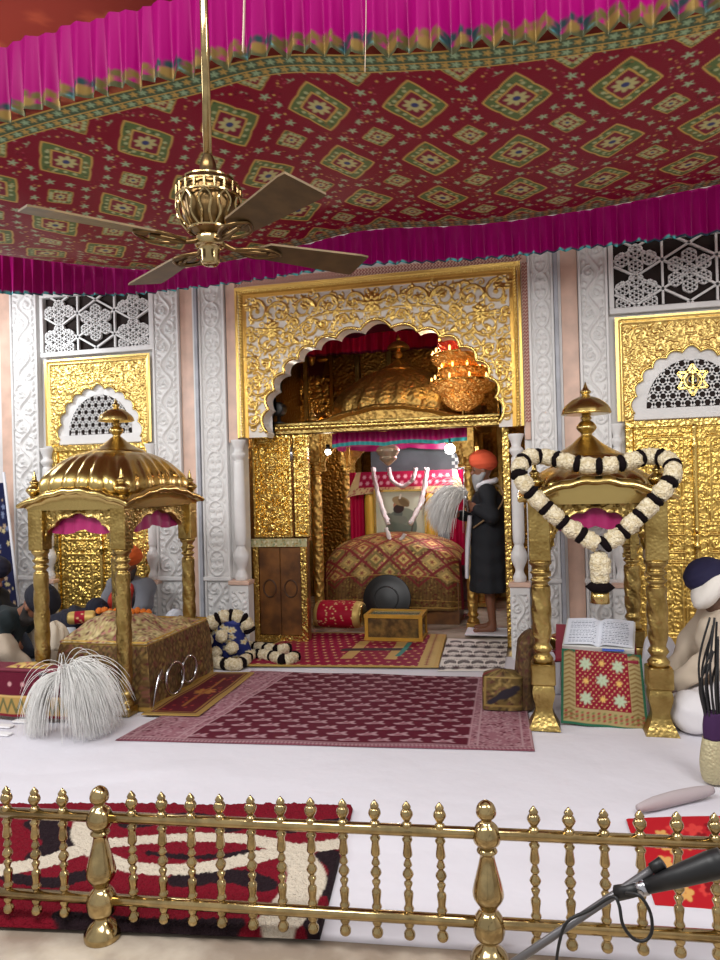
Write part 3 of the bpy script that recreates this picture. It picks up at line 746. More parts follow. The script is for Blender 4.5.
m.out('filigree_cage', M['brass'], fan)
obj('switch_housing', *lathe(dense([(.05, .045), (.06, .03), (.058, .0), (.04, -.012), (.036, -.06), (.028, -.075), (.012, -.08)], 4), 24, (hx, hy, hz)), M['brass'], fan)
def dirto(px, py):
    t = gr(px, py, hz); return math.atan2(t[1]-hy, t[0]-hx)
for (px, py) in ((298, 192), (345, 266), (150, 283), (45, 216)):
    a = dirto(px, py)
    bk = empty  # blades are cut boards with a pitch, each on a cast iron bracket
    n = 14; R0, R1 = .20, .68
    V = []
    for zt in (1, -1):
        for i in range(n):
            r = R0+(R1-R0)*i/(n-1); e = min(1, (i+.6)/1.5)*(1 if i < n-1 else .93); w = (.055+.03*(i/(n-1)))*e
            for s in (-1, 0, 1):
                y = s*w; V.append((r, y, .004*zt+.012-y*.20))
    V = np.array(V); F = []
    g = gridF(n, 3)
    F += [tuple(f) for f in g.tolist()]; F += [tuple(i+n*3 for i in f[::-1]) for f in g.tolist()]
    per = [i*3 for i in range(n)]+[(n-1)*3+1]+[i*3+2 for i in range(n-1, -1, -1)]+[1]
    for i in range(len(per)): p, q = per[i], per[(i+1) % len(per)]; F.append((p, q, q+n*3, p+n*3))
    obj('blade', rotz(V, a)+np.array([hx, hy, hz]), F, M['blade'], fan, smooth=30)
    m = MB(); m.add(*tube(smooth_path([(.04, 0, .02), (.10, 0, .0), (.16, 0, .0), (.24, 0, .004)]), [.014, .010, .012, .008], 8))
    for s in (1, -1): m.add(*tube(smooth_path([(.10, 0, 0), (.17, s*.045, -.002), (.24, s*.05, .0), (.30, 0, .004), (.25, -s*.01, .004)]), .008, 6))
    m.add(*ball((.20, 0, 0), .03, 10, 6, (1.4, 1, .35))) if False else None
    P = np.concatenate(m.V); obj('blade_bracket', rotz(P, a)+np.array([hx, hy, hz]), m.F, M['bronze'], fan)

# ================================================================== THE BRASS RAILING
ra = math.radians(5.2); rd = np.array([math.cos(ra), math.sin(ra), 0]); NL = gr(103, 948, -.05); 
def rp(s): return np.array([NL[0], NL[1], 0])+rd*s
rail = empty('railing', (NL[0]+.6, NL[1], -.012), 'low polished brass railing with turned balusters across the front', 'railing')
fz = -.012
zt = at(103, 817, NL[1])[2]; zb = at(103, 899, NL[1])[2]
S0, S1 = -.75, 2.3
obj('top_rail', *tube([rp(S0)+[0, 0, zt], rp(S1)+[0, 0, zt]], .019, 12), M['brass'], rail)
obj('bottom_rail', *tube([rp(S0)+[0, 0, zb], rp(S1)+[0, 0, zb]], .019, 12), M['brass'], rail)
H = zt+.105
newel = dense([(.062, 0), (.064, .02), (.058, .035), (.048, .05), (.03, .07), (.026, .085), (.045, .10), (.052, .13), (.05, .16), (.038, .185), (.026, .2), (.032, .215), (.05, .25), (.046, .29), (.03, .36), (.024, .40), (.034, .415), (.024, .43)], 4)
k_ = (zt-.03)/.43
np_ = [(r, z*k_) for r, z in newel]+dense([(.024, zt-.03), (.042, zt-.015), (.046, zt+.01), (.036, zt+.035), (.02, zt+.05), (.018, zt+.058), (.03, zt+.07), (.033, zt+.085), (.026, zt+.105), (.010, zt+.118), (.001, zt+.12)], 3)
sR = 1.335
for s in (0, sR): obj('newel_post', *lathe(np_, 22, rp(s)+[0, 0, fz]), M['brass'], rail)
bz0, bz1 = at(192, 932, NL[1])[2], at(192, 797, NL[1])[2]
mid_ = (zb+zt)/2; hh = zt-zb
bal = dense([(.001, bz0), (.012, bz0+.01), (.014, bz0+.025), (.008, bz0+.04), (.013, zb-.018), (.008, zb+.018), (.013, zb+.03), (.009, zb+.045), (.012, zb+hh*.28), (.006, mid_-.05), (.011, mid_-.03), (.006, mid_-.02), (.014, mid_), (.006, mid_+.02), (.011, mid_+.03), (.006, mid_+.05), (.012, zt-hh*.28), (.009, zt-.045), (.013, zt-.03), (.008, zt-.018), (.013, zt+.018), (.007, zt+.028), (.010, zt+.036), (.016, zt+.052), (.012, zt+.066), (.009, zt+.07), (.011, zt+.078), (.001, bz1)], 3)
for x in (8, 36, 64, 133, 163, 192, 221, 252, 282, 312, 344, 376, 408, 441, 535, 570, 605, 641, 678, 716, 752):
    # position along the rail from the sight line, then upright
    d = ray(x, 870); A = np.array([[d[0], -rd[0]], [d[1], -rd[1]]]); sol = np.linalg.solve(A, np.array([NL[0], NL[1]])); s = sol[1]
    obj('baluster', *lathe([(r_*1.35, z_) for r_, z_ in bal], 12, rp(s)), M['brass'], rail)

# ================================================================== THE FLOOR COVERINGS
def sheet(name, quad, cv, m, label, cat, z=.004, wob=.003, th=.008, fringe=None, group=None):
    """a rug laid on the floor: quad = front-left, front-right, rear-right, rear-left corners"""
    q = [np.array(p, float)[:2] for p in quad]; U, Vv = cv.pts(); a = (U/cv.w)[..., None]; b = (Vv/cv.h)[..., None]
    P = (q[0]*(1-a)+q[1]*a)*(1-b)+(q[3]*(1-a)+q[2]*a)*b
    Z = z+th+wob*(np.sin(P[..., 0]*7+P[..., 1]*3)+np.sin(P[..., 1]*11-P[..., 0]*2))+cv.H
    e = np.minimum(np.minimum(U, cv.w-U), np.minimum(Vv, cv.h-Vv)); Z = np.where(e < 1e-6, z, Z)
    V = np.concatenate([P, Z[..., None]], -1).reshape(-1, 3)
    return tag(obj(name, V, cv.F(), m, None, col=cv.col()), label, cat, group)
# white sheet over the whole floor
nu, nv = 220, 200; fl = gr(-30, 927)[:2]; 
U, Vv = np.meshgrid(np.linspace(-6.9, 3.35, nu), np.linspace(0, 1, nv))
yfr = NL[1]+.06+(U-NL[0])*math.tan(ra); Y = yfr+(6.44-yfr)*Vv
Z = -.004+.004*np.sin(U*5+Y*2.3)*np.sin(Y*3.1)+.004*np.sin(Y*16+.8*np.sin(U*1.7))*np.exp(-((Y-3.1)/.7)**2)*(.5+.5*np.sin(U*2.1))
rg = np.sin(U*2.2-Y*7+.6*np.sin(U*3)); Z += (.022*np.clip(rg, .7, 1)-.0154)*np.clip((3.85-Y)/.4, 0, 1)
Z[0] = -.011
sh = obj('floor_sheet', np.stack([U, Y, Z], -1).reshape(-1, 3), gridF(nv, nu), M['cloth']); tag(sh, 'wide white cotton sheet spread over the floor behind the railing', 'sheet')

# big maroon printed rug
cv = Canvas(2.5, 1.72, .0065, (84, 20, 38))
WHT = (164, 130, 136)
for (a, b) in ((0.0, .42), (2.12, 2.5)):
    cv.rect(a, b, 0, 1.72, col=(140, 94, 104))
    for k in range(900):
        x, y = rng.uniform(a+.02, b-.02), rng.uniform(0, 1.72); cv.ell(x, y, rng.uniform(.008, .02), .006, rng.uniform(0, 3), col=WHT if k % 4 else (84, 20, 38))
    for x in (a+.01, a+.06, b-.06, b-.01): cv.rect(x-.006, x+.006, 0, 1.72, col=WHT)
j = 0; y = .12
while y < 1.7:
    x = .46+(.095 if j % 2 else 0)
    while x < 2.1:
        cv.ell(x, y, .052, .020, .15, col=WHT); cv.ell(x+.03, y+.022, .026, .012, .7, col=WHT); cv.ell(x-.045, y-.010, .024, .012, -.4, col=WHT); cv.ell(x+.05, y-.012, .02, .009, -.3, col=WHT); cv.ell(x, y, .026, .008, .15, col=(120, 50, 66)); cv.ell(x-.01, y+.03, .012, .007, .9, col=WHT); x += .19
    y += .104; j += 1
cv.rect(0, 2.5, 0, .05, col=(112, 60, 72))
for k in range(110): cv.ell(k*.0235, .026, .008, .018, .3, col=WHT)
for y in (.052, .062): cv.rect(0, 2.5, y-.003, y+.003, col=WHT)
sheet('rug', [(-2.56, 3.98), (-.03, 4.22), (-.12, 5.72), (-2.34, 5.66)], cv, M['pat'], 'large maroon rug printed with rows of pale paisleys on the white sheet', 'rug', z=.0)
# crimson runner with gilt border
cv = Canvas(1.8, 1.40, .0065, (132, 6, 52))
for k in range(240):
    x, y = (k % 20)*.09+.05+(.045 if (k//20) % 2 else 0), (k//20)*.115+.05; cv.star(x, y, .020, 5, col=(220, 190, 130), metal=.3, w=.4)
cv.frame(.0, 1.8, 0, 1.4, .04, col=(180, 150, 84), metal=.3); cv.rect(1.62, 1.76, 0, 1.4, col=(184, 158, 96), metal=.3)
for k in range(24):
    for xx in (1.69,): cv.star(xx, .1+k*.055, .022, 4, col=(130, 30, 44), w=.5)
for xx in (.9, 1.3): cv.rect(xx, xx+.11, .25, 1.0, col=(190, 160, 100), metal=.4)
cv.line([(.85, .62), (1.45, .70)], .05, col=(52, 40, 44)); cv.line([(1.4, .4), (1.44, .95)], .025, col=(60, 130, 120))
sheet('runner', [(-2.58, 5.76), (-.80, 5.94), (-.88, 7.22), (-2.45, 7.15)], cv, M['zari'], 'crimson runner carpet with gold border before the shrine', 'carpet', z=.012)
# white printed sheet with black paisleys
cv = Canvas(.95, 1.5, .006, (224, 218, 212))
BK = (70, 58, 62)
for j, y in enumerate((.08, .32, .56, .80, 1.04, 1.28)):
    for k in range(5):
        x = .05+k*.2+(.1 if j % 2 else 0)
        if j % 2:
            for r in (.08, .055, .03):
                T = np.linspace(-.3, PI+.6, 14); cv.line(np.stack([x+r*np.cos(T), y+r*1.1*np.sin(T)], 1), .010, col=BK)
            cv.ell(x, y+.02, .018, .024, 0, col=BK)
        else:
            for a in np.linspace(.1, PI-.1, 7): cv.ell(x+.05*math.cos(a), y+.07*math.sin(a), .05, .014, a, col=BK)
            cv.ell(x, y-.02, .05, .012, 0, col=BK); cv.ell(x+.1, y+.04, .016, .03, 0, col=(110, 96, 98))
for y in (.20, .44, .68, .92, 1.16):
    for k in range(24): cv.ell(k*.04, y, .014, .009, .6, col=(110, 96, 100))
sheet('printed_cloth', [(-.80, 5.86), (-.27, 5.95), (-.27, 7.1), (-.86, 7.1)], cv, M['pat'], 'cream cloth block-printed with black paisleys beside the crimson runner', 'cloth', z=.003, th=.005)
# small red mat with gold border by the left canopy
cv = Canvas(.42, 1.12, .006, (78, 12, 26))
cv.frame(.0, .42, 0, 1.12, .045, col=(164, 132, 74), metal=.4); cv.frame(.06, .36, .06, 1.06, .012, col=(150, 110, 60), metal=.5)
cv.rosette(.21, .56, .09, 8, 0, col=(176, 120, 60), metal=.4); cv.line([(.21, .2), (.21, .92)], .012, col=(150, 96, 50), metal=.4)
for k in range(40): cv.ell(rng.uniform(.09, .33), rng.uniform(.1, 1.0), .014, .008, rng.uniform(0, 3), col=(150, 60, 50))
sheet('mat', [(-2.64, 4.42), (-2.23, 4.46), (-2.27, 5.56), (-2.62, 5.54)], cv, M['zari'], 'small dark red mat with gold border beside the left gilt canopy', 'mat', z=.014)
# shag carpet behind the railing
shc = [gr(-60, 808), gr(353, 810), gr(320, 941), gr(-75, 925)]
q = [shc[3], shc[2], shc[1], shc[0]]
w_, h_ = np.linalg.norm(q[1]-q[0]), np.linalg.norm(q[3]-q[0])
cv = Canvas(w_, h_, .006, (116, 10, 30))
BLK = (34, 20, 26); CR = (206, 194, 176)
def pxuv(x, y):                         # place on the carpet of a point seen in the photograph
    p = gr(x, y)[:2]; A = np.array([(q[1]-q[0])[:2], (q[3]-q[0])[:2]]).T; t = np.linalg.solve(A, p-q[0][:2]); return t[0]*w_, t[1]*h_
def stroke(P, r, col): cv.line(smooth_path([pxuv(*p) for p in P], 8), r, col=col)
for P, r in [([(15, 830), (35, 850), (25, 866)], .07), ([(80, 832), (120, 824), (155, 836)], .045), ([(0, 884), (40, 890), (62, 884)], .04), ([(150, 888), (190, 884), (225, 893)], .05), ([(200, 838), (235, 832), (262, 836)], .05), ([(255, 866), (280, 880), (292, 900)], .05), ([(345, 816), (335, 822)], .07), ([(60, 925), (150, 932), (230, 932)], .04), ([(300, 925), (316, 935)], .06), ([(110, 862), (150, 866), (190, 862)], .02)]: stroke(P, r, BLK)
for P, r in [([(-30, 880), (0, 875), (30, 869), (55, 857), (85, 850), (130, 845), (170, 847), (210, 857), (235, 870), (260, 892), (272, 930)], [.045, .045, .045, .05, .08]), ([(47, 822), (50, 845), (75, 867), (115, 877), (165, 875), (215, 862), (260, 850), (306, 824)], .045)]: stroke(P, r, CR)
for k in range(1600): cv.ell(rng.uniform(0, w_), rng.uniform(0, h_), .012, .006, rng.uniform(0, 3), h=.006)
cv.H += .006*rng.random(cv.H.shape)
sheet('shag_rug', [tuple(p) for p in q], cv, M['shag'], 'shaggy red and black rug with cream swirls behind the brass railing', 'rug', z=.004, th=.02)
# red flowered cloth on the right
cv = Canvas(.62, .62, .006, (176, 22, 34))
for k in range(26):
    x, y = rng.uniform(.04, .58), rng.uniform(.04, .58); cv.star(x, y, rng.uniform(.03, .06), 5, col=[(206, 60, 56), (212, 160, 90), (130, 10, 24)][k % 3], w=.6, a0=k)
sheet('flowered_cloth', [gr(655, 906), gr(760, 915), gr(745, 816), gr(626, 820)], cv, M['pat'], 'red flowered cloth spread on the white sheet at right', 'cloth', z=.004, th=.006)
rl = gr(640, 822)+[0, .06, .035]; rr_ = gr(712, 797)+[0, 0, .035]  # shadow-like grey-brown band on the sheet, modelled as a solid roll
tag(obj('shadow_band', *tube(smooth_path([rl, (rl+rr_)/2+[0, 0, .004], rr_]), [.016, .03, .033, .03, .02], 12), mat('taupe_shade', (176, 164, 166), .85, bump=.2)), 'grey-brown shadow-like band built as a roll beside the red flowered cloth', 'cloth')
# ================================================================== GILT CANOPIES (palanquin stands)
def panel3d(name, cv, org, ua, na, m, parent, keep=None, back=.02):
    """relief panel with its own back, u along ua, facing na"""
    U, Vv = cv.pts(); org = np.array(org, float); ua = np.array(ua, float); na = np.array(na, float); n = U.size
    f = org+U[..., None]*ua+Vv[..., None]*np.array([0, 0, 1.])+cv.H[..., None]*na; b = org+U[..., None]*ua+Vv[..., None]*np.array([0, 0, 1.])-back*na
    F = cv.F()
    if keep is not None: k = keep(U, Vv).ravel(); F = F[k[F].all(1)]
    # rim quads round the kept cells
    E = np.concatenate([F[:, [0, 1]], F[:, [1, 2]], F[:, [2, 3]], F[:, [3, 0]]]); key = np.sort(E, 1); kk = key[:, 0]*n+key[:, 1]
    u_, i_, c_ = np.unique(kk, return_index=True, return_counts=True); R = E[i_[c_ == 1]]
    R4 = np.stack([R[:, 1], R[:, 0], R[:, 0]+n, R[:, 1]+n], 1)
    V = np.concatenate([f.reshape(-1, 3), b.reshape(-1, 3)]); F = np.concatenate([F, F[:, ::-1]+n, R4])
    used = np.unique(F); mp = -np.ones(len(V), int); mp[used] = np.arange(len(used))
    return obj(name, V[used], mp[F], m, parent, smooth=40)
def in_poly(A, X, Z):
    xs, zs = X.ravel(), Z.ravel(); r = np.zeros(len(xs), bool)
    for (x0, z0), (x1, z1) in zip(A, np.roll(A, -1, 0)):
        if abs(z1-z0) > 1e-9: r ^= ((z0 > zs) != (z1 > zs)) & (xs < (x1-x0)*(zs-z0)/(z1-z0)+x0)
    return r.reshape(X.shape)
def finial_prof(s=1.0):
    return dense([(r*s, z*s) for r, z in [(.22, -.02), (.20, .005), (.15, .03), (.085, .07), (.045, .105), (.028, .122), (.042, .14), (.054, .16), (.04, .185), (.022, .2), (.03, .21), (.02, .225)]], 4)
def umbrella_prof(s=1.0):
    return dense([(r*s, z*s) for r, z in [(.02, .222), (.04, .232), (.12, .232), (.125, .246), (.112, .275), (.07, .312), (.03, .33), (.02, .34), (.03, .355), (.016, .37), (.008, .39), (.001, .41)]], 3)
def gilt_canopy(label, x0, x1, y0, y1, zp, zspr, dome_top, dome_p, rpost, mt, mts, feet, fin_s, arch_w=.40, dome_w=.97, name='gilt_canopy', dome_base=.06, eave=.11, dome_q=1.55, lin=1.0, inner=(150, 0, 84), bang=.12, postz=0.0, cap_h=.16):
    cx, cy = (x0+x1)/2, (y0+y1)/2
    t = empty(name, (cx, cy, 0), label, 'canopy')
    # turned and twisted posts
    for (px, py) in ((x0, y0), (x1, y0), (x0, y1), (x1, y1)):
        r = rpost; zb = postz+(.40 if feet else .05)
        pr = [(r*1.0, zb), (r*1.15, zb+.03), (r*.75, zb+.06), (r*1.1, zb+.09), (r*.8, zb+.12), (r*.92, zb+.15)]
        n = 44; zt = zspr-.02
        pr += [(r*(.95+.06*math.sin(PI*i/n)), zb+.15+(zt-.14-zb-.15)*i/n) for i in range(1, n+1)]
        pr += [(r*.7, zt-.125), (r*1.12, zt-.10), (r*.7, zt-.08), (r*1.15, zt-.055), (r*.75, zt-.03), (r*1.2, zt), (r*1.2, zt+.02)]
        tw = lambda T, Z, R: R*(1+np.where((Z > zb+.16) & (Z < zt-.14), .13*np.abs(np.sin(2*T+Z*24))-.05, 0))
        p = obj('post', *lathe(dense(pr, 2), 26, (px, py, 0), tw), mt, t)
        m = MB().box(px-r*1.15, px+r*1.15, py-r*1.15, py+r*1.15, zt+.02, zp, .006); m.out('post_head', mt, p, smooth=False)
        if feet:
            m = MB(); m.box(px-r*1.3, px+r*1.3, py-r*1.3, py+r*1.3, .27, .40, .008); 
            sq = dense([(r*1.9, 0), (r*1.75, .02), (r*1.2, .08), (r*1.0, .13), (r*1.25, .19), (r*1.35, .23), (r*1.15, .27)], 3)
            V, F = lathe(sq, 4, (0, 0, 0)); m.add(rotz(V*np.array([1.25, 1.25, 1]), PI/4)+np.array([px, py, 0]), F); m.out('foot', mt, p, smooth=30)
        else:
            m = MB().box(px-r*1.2, px+r*1.2, py-r*1.2, py+r*1.2, postz, postz+.06, .006); m.out('foot', mt, p, smooth=False)
    # foiled arch panels on the four sides
    def side(L, org, ua, na):
        h = zp-zspr+.10; cv = Canvas(L, h, .008); c = L/2; G0 = {}
        hw = L*arch_w
        A = foil_arch(c, .02, hw, h-.02-.085, 7, .016, .01, p=2.2); A = np.concatenate([[(A[0][0], -1)], A, [(A[-1][0], -1)]])
        fill_n = int(L*900)
        for k in range(fill_n):
            px, pz = rng.uniform(0, L/2), rng.uniform(.02, h-.03); j = int(pz/h*(cv.nv-1)); i = int((c+px)/L*(cv.nu-1)); i = min(i, cv.nu-1)
            if cv.H[j, i] > .003: continue
            a = rng.uniform(0, 6.3); Lf = rng.uniform(.014, .026)
            for s in (1, -1):
                aa = a if s > 0 else PI-a
                if k % 3 == 0: cv.spiral(c+s*px, pz, Lf*1.2, aa, s, 1.1, Lf*.25, .009, False)
                else: cv.ell(c+s*px, pz, Lf, Lf*.4, aa, .009)
        cv.rect(0, L, h-.03, h, h=.014); cv.line(A[1:-1]+np.array([0, .012]), .010, .013)
        panel3d('arch_panel', cv, org, ua, na, mt, t, keep=lambda U, Z: ~in_poly(A, U, Z), back=.03)
    zs = zspr-.02+.02
    d = rpost*.2
    side(x1-x0, (x0, y0-d, zs-.10+.0), (1, 0, 0), (0, -1, 0)); side(x1-x0, (x1, y1+d, zs-.10), (-1, 0, 0), (0, 1, 0))
    side(y1-y0, (x1+d, y0, zs-.10), (0, 1, 0), (1, 0, 0)); side(y1-y0, (x0-d, y1, zs-.10), (0, -1, 0), (-1, 0, 0))
    # curved bangla eaves running round
    n = 30; S = np.linspace(-1, 1, n); rows = [(-.03, .03, 1), (.0, .04, 1), (eave*.6, .035, 1), (eave, .015, 1), (eave*1.06, .0, 1), (eave*.9, -.012, 1), (eave*.35, -.01, 1), (.006, -.015, .95), (.004, -.02, .5), (.002, -.03, .0), (-.03, -.03, .0)]
    rp_ = rpost*1.1; hx, hy = (x1-x0)/2+rp_, (y1-y0)/2+rp_
    loop = []
    for (ax, sg) in ((0, -1), (1, 1), (0, 1), (1, -1)):
        for s in S[:-1]:
            b = bang*max(math.cos(PI*s/2), 0)**1.2+.012*abs(math.sin(3*PI*s))
            u = s if (ax == 0 and sg < 0) or (ax == 1 and sg > 0) else -s
            loop.append((ax, sg, u, b))
    V = []
    for (o, dz, wt) in rows:
        for (ax, sg, u, b) in loop:
            b = b*wt
            if ax == 0: x = cx+u*(hx+o); y = cy+sg*(hy+o)
            else: x = cx+sg*(hx+o); y = cy+u*(hy+o)
            V.append((x, y, zp+dz+b))
    obj('eave', V, gridF(len(rows), len(loop), cu=True), mts, t, smooth=50)
    # ribbed dome, square below and round above
    n = 96; th = np.arange(n)*2*PI/n; hx2, hy2 = hx*dome_w, hy*dome_w; z0 = zp+.0; zb = zp+dome_base; K = 24; V = []
    for i in range(K+1):
        q = i/K
        if i == 0: r, z = .94, z0
        elif i == 1: r, z = .96, zb
        else:
            a = (q-1/K)/(1-1/K); r = max((1-a**dome_p), 0)**(1/dome_q)*(1+.06*math.sin(PI*min(a*1.6, 1))) ; z = zb+(dome_top-zb)*a; r = max(r, .06)
        e = 5-3*q
        cs, sn = np.cos(th), np.sin(th); k = (np.abs(cs)**e+np.abs(sn)**e)**(-1/e)
        rib = 1-.03+.06*np.abs(np.sin(th*12))*min(1, (1-q)*3)*(1 if i > 0 else 0)
        V.append(np.stack([cx+hx2*r*k*rib*cs, cy+hy2*r*k*rib*sn, np.full(n, z)], 1))
    F = [tuple(f) for f in gridF(K+1, n, cu=True).tolist()]+[tuple(range(K*n, K*n+n))]
    obj('dome', np.concatenate(V), F, mts, t, smooth=60)
    # beaded moulding at the foot of the dome
    P = []
    for k in range(44*6):
        a = k*2*PI/264; e = 5; kk = (abs(math.cos(a))**e+abs(math.sin(a))**e)**(-1/e); P.append((cx+hx2*.99*kk*math.cos(a), cy+hy2*.99*kk*math.sin(a), zb+.012))
    P = np.array(P); V, F = tube(P, .017, 8, True); V = V.reshape(264, 8, 3); V = P[:, None]+(V-P[:, None])*(.35+.65*np.abs(np.sin(np.arange(264)*PI/6)))[:, None, None]
    obj('bead_moulding', V.reshape(-1, 3), F, mts, t)
    f = obj('finial', *lathe(finial_prof(fin_s), 20, (cx, cy, dome_top-.015)), mts, t)
    obj('umbrella', *lathe(umbrella_prof(fin_s), 24, (cx, cy, dome_top-.015), lambda T, Z, R: R*(1+.06*np.abs(np.sin(8*T))*(R > .05))), mts, f)
    for (px, py) in ((x0, y0), (x1, y0), (x0, y1), (x1, y1)):
        pr = dense([(.03, 0), (.036, .015), (.018, .04), (.022, .05), (.036, .075), (.044, .095), (.03, .12), (.018, .135), (.026, .148), (.013, .165), (.01, .19), (.001, .235)], 3)
        obj('corner_finial', *lathe(pr, 14, (px+.02*np.sign(px-cx), py+.02*np.sign(py-cy), zp+.02), lambda T, Z, R: R*1.3*(1+.07*np.abs(np.sin(4*T)))), mts, t)
    # silk lining hung inside, with a short scalloped hem
    n = 120; V = []
    for i, (o, dz) in enumerate(((.03, .02), (.035, -.08), (.03, -.19))):
        for k in range(n):
            q = k/n*4; ss = int(q); u = (q-ss)*2-1; w = .012*math.sin(k*1.3)*(i/2); zz = zp+dz-.035*abs(math.sin(k*.2094))*(i == 2)+.02
            hx3, hy3 = (x1-x0)/2-o-w, (y1-y0)/2-o-w
            p = [(u, -1), (1, u), (-u, 1), (-1, -u)][ss]; V.append((cx+p[0]*hx3, cy+p[1]*hy3, zz))
    k = len(V); V.append((cx, cy, zp+.06)); F = [tuple(f) for f in gridF(3, n, cu=True).tolist()]+[(i, (i+1) % n, k) for i in range(n)]
    obj('silk_lining', V, F, mat('lining_silk', inner, .45, sheen=.2), t)
    return t
gilt_canopy('carved gilt domed canopy on four posts at left, its dome broad and ribbed', -3.42, -2.77, 4.45, 5.42, 1.45, 1.14, 1.86, 2.6, .050, M['olgold'], M['olgoldsm'], False, 1.0, eave=.05, arch_w=.43, bang=.09, dome_q=3.0, dome_w=.99)
gilt_canopy('carved gilt domed canopy on four footed posts at right, hung with a garland', .03, .71, 4.66, 5.78, 1.42, 1.04, 1.71, 1.9, .057, M['olgold'], M['olgoldsm'], True, 1.27, arch_w=.40, eave=.06, bang=.10, dome_q=1.5, dome_w=.92)

# ---- garlands of white flowers broken by dark ribbon bands
def garland(label, P, r, n, closed=False, sec='white_section', group=None, duty=.70):
    """n white sections along the path P"""
    P = np.asarray(P, float); L = np.concatenate([[0], np.cumsum(np.linalg.norm(np.diff(P, axis=0), axis=1))])
    g = empty('flower_garland', (P[:, 0].mean(), P[:, 1].mean(), P[:, 2].min()-r), label, 'garland', group)
    pos = lambda s: np.stack([np.interp(s, L, P[:, i]) for i in range(3)], -1)
    st = L[-1]/n
    for i in range(n):
        a, b = i*st, i*st+st*duty; k = max(int((b-a)/.012), 5); s = np.linspace(a, b, k); rr = r*(.90+.10*np.sin(np.linspace(0, PI, k))**.5)
        V, F = tube(pos(s), rr, 14); V = V+rng.normal(0, r*.075, V.shape); obj(sec, V, F, M['flower'], g)
        s = np.linspace(b, a+st, 5); V, F = tube(pos(s), [r*.72, r*.98, r*1.02, r*.98, r*.72], 14); V = V+rng.normal(0, r*.04, V.shape); obj('ribbon_band', V, F, M['dark'], g)
    return g
gp = [(598, 545, 4.42), (565, 524, 4.42), (535, 497, 4.42), (519, 474, 4.43), (526, 459, 4.54), (545, 457, 4.62), (572, 463, 4.56), (600, 466, 4.55), (628, 462, 4.56), (650, 456, 4.62), (670, 461, 4.54), (672, 477, 4.43), (655, 500, 4.42), (625, 530, 4.42), (602, 546, 4.42)]
GP = smooth_path([at(*p) for p in gp], 6)
g = garland('thick white and black flower garland looped over the right gilt canopy', GP, .052, 19)
pt = [at(600, 552, 4.42), at(600, 568, 4.42), at(600, 583, 4.42)]
V, F = tube(smooth_path(pt), [.03, .06, .055, .05], 16); obj('pendant', V+rng.normal(0, .004, V.shape), F, M['flower'], g)
obj('ribbon_band', *tube([at(600, 582, 4.42), at(600, 587, 4.42), at(600, 592, 4.42)], [.05, .085, .05], 16), M['dark'], g)
obj('tassel', *tube([at(600, 591, 4.42), at(600, 603, 4.42)], [.05, .055], 12), M['olgoldsm'], g)

def cloth_heap(name, label, c, r, h, m_, seed, parent=None):
    R = np.random.default_rng(seed); n = 40; k = 16; V = []
    a1, a2 = R.uniform(0, 6, 2)
    for i in range(k):
        q = i/(k-1)
        for j in range(n):
            T = j*2*PI/n; rr = r*math.cos(q*PI/2)**.6*(1+.16*math.sin(3*T+a1+q*2)+.09*math.sin(7*T+a2-q*4)); V.append((c[0]+rr*math.cos(T), c[1]+rr*.7*math.sin(T), c[2]+h*math.sin(q*PI/2)*(1+.12*math.sin(2*T+a2))))
    F = [tuple(f) for f in gridF(k, n, cu=True).tolist()]+[tuple(range(n))[::-1]]
    return tag(obj(name, V, F, m_, parent), label, 'cloth')
# ================================================================== DRAPED BED under the left canopy
def brocade(w, h, seed, base=(150, 122, 74), cols=((110, 24, 40), (206, 176, 100), (170, 150, 90), (84, 60, 30), (196, 120, 110)), res=.008, n=2600, metal=.45):
    cv = Canvas(w, h, res, base, metal); r = np.random.default_rng(seed)
    for k in range(int(n*w*h)):
        c = cols[k % len(cols)]; cv.ell(r.uniform(0, w), r.uniform(0, h), r.uniform(.008, .022), r.uniform(.005, .010), r.uniform(0, 3), col=c, metal=.1 if c[0] < 120 else .45)
    return cv
bx0, bx1, by0, by1, bz = -3.38, -2.66, 4.56, 5.56, .47
bed = empty('brocade_cover', ((bx0+bx1)/2, (by0+by1)/2, 0), 'gold brocade cover draped to the floor over the bed under the left canopy', 'cover')
per = [(bx0, by0), (bx1, by0), (bx1, by1), (bx0, by1), (bx0, by0)]
L = np.concatenate([[0], np.cumsum([math.hypot(b[0]-a[0], b[1]-a[1]) for a, b in zip(per, per[1:])])])
cv = brocade(L[-1], bz, 3, base=(104, 80, 48), n=2400, cols=((84, 30, 34), (150, 122, 72), (120, 100, 62), (66, 50, 30), (130, 84, 70)))
for k in range(int(L[-1]/.10)):
    for zz in (.1, .22, .34, .44): cv.diamond(k*.1+(.05 if int(zz*100) % 20 else 0), zz, .036, .05, col=(92, 68, 42), metal=.35); cv.diamond(k*.1+(.05 if int(zz*100) % 20 else 0), zz, .018, .025, col=(132, 108, 66), metal=.45)
cv.rect(0, L[-1], 0, .03, col=(176, 140, 70), metal=.5); cv.rect(0, L[-1], .44, .47, col=(196, 158, 80), metal=.5)
U, Vv = cv.pts(); X = np.interp(U, L, [p[0] for p in per]); Y = np.interp(U, L, [p[1] for p in per]); fl_ = (1-Vv/bz)
cxx, cyy = (bx0+bx1)/2, (by0+by1)/2
wv = .012*np.sin(U*21)*fl_+.03*fl_-.02*(Vv/bz)**6
X = X+np.sign(X-cxx)*wv*(np.abs(X-cxx) > (bx1-bx0)/2-.02); Y = Y+np.sign(Y-cyy)*wv*(np.abs(Y-cyy) > (by1-by0)/2-.02)
Zt = Vv+np.where(Y > 5.0, .0, 0)
obj('skirt', np.stack([X, Y, Zt+.004], -1).reshape(-1, 3), cv.F(), M['zari'], bed, col=cv.col())
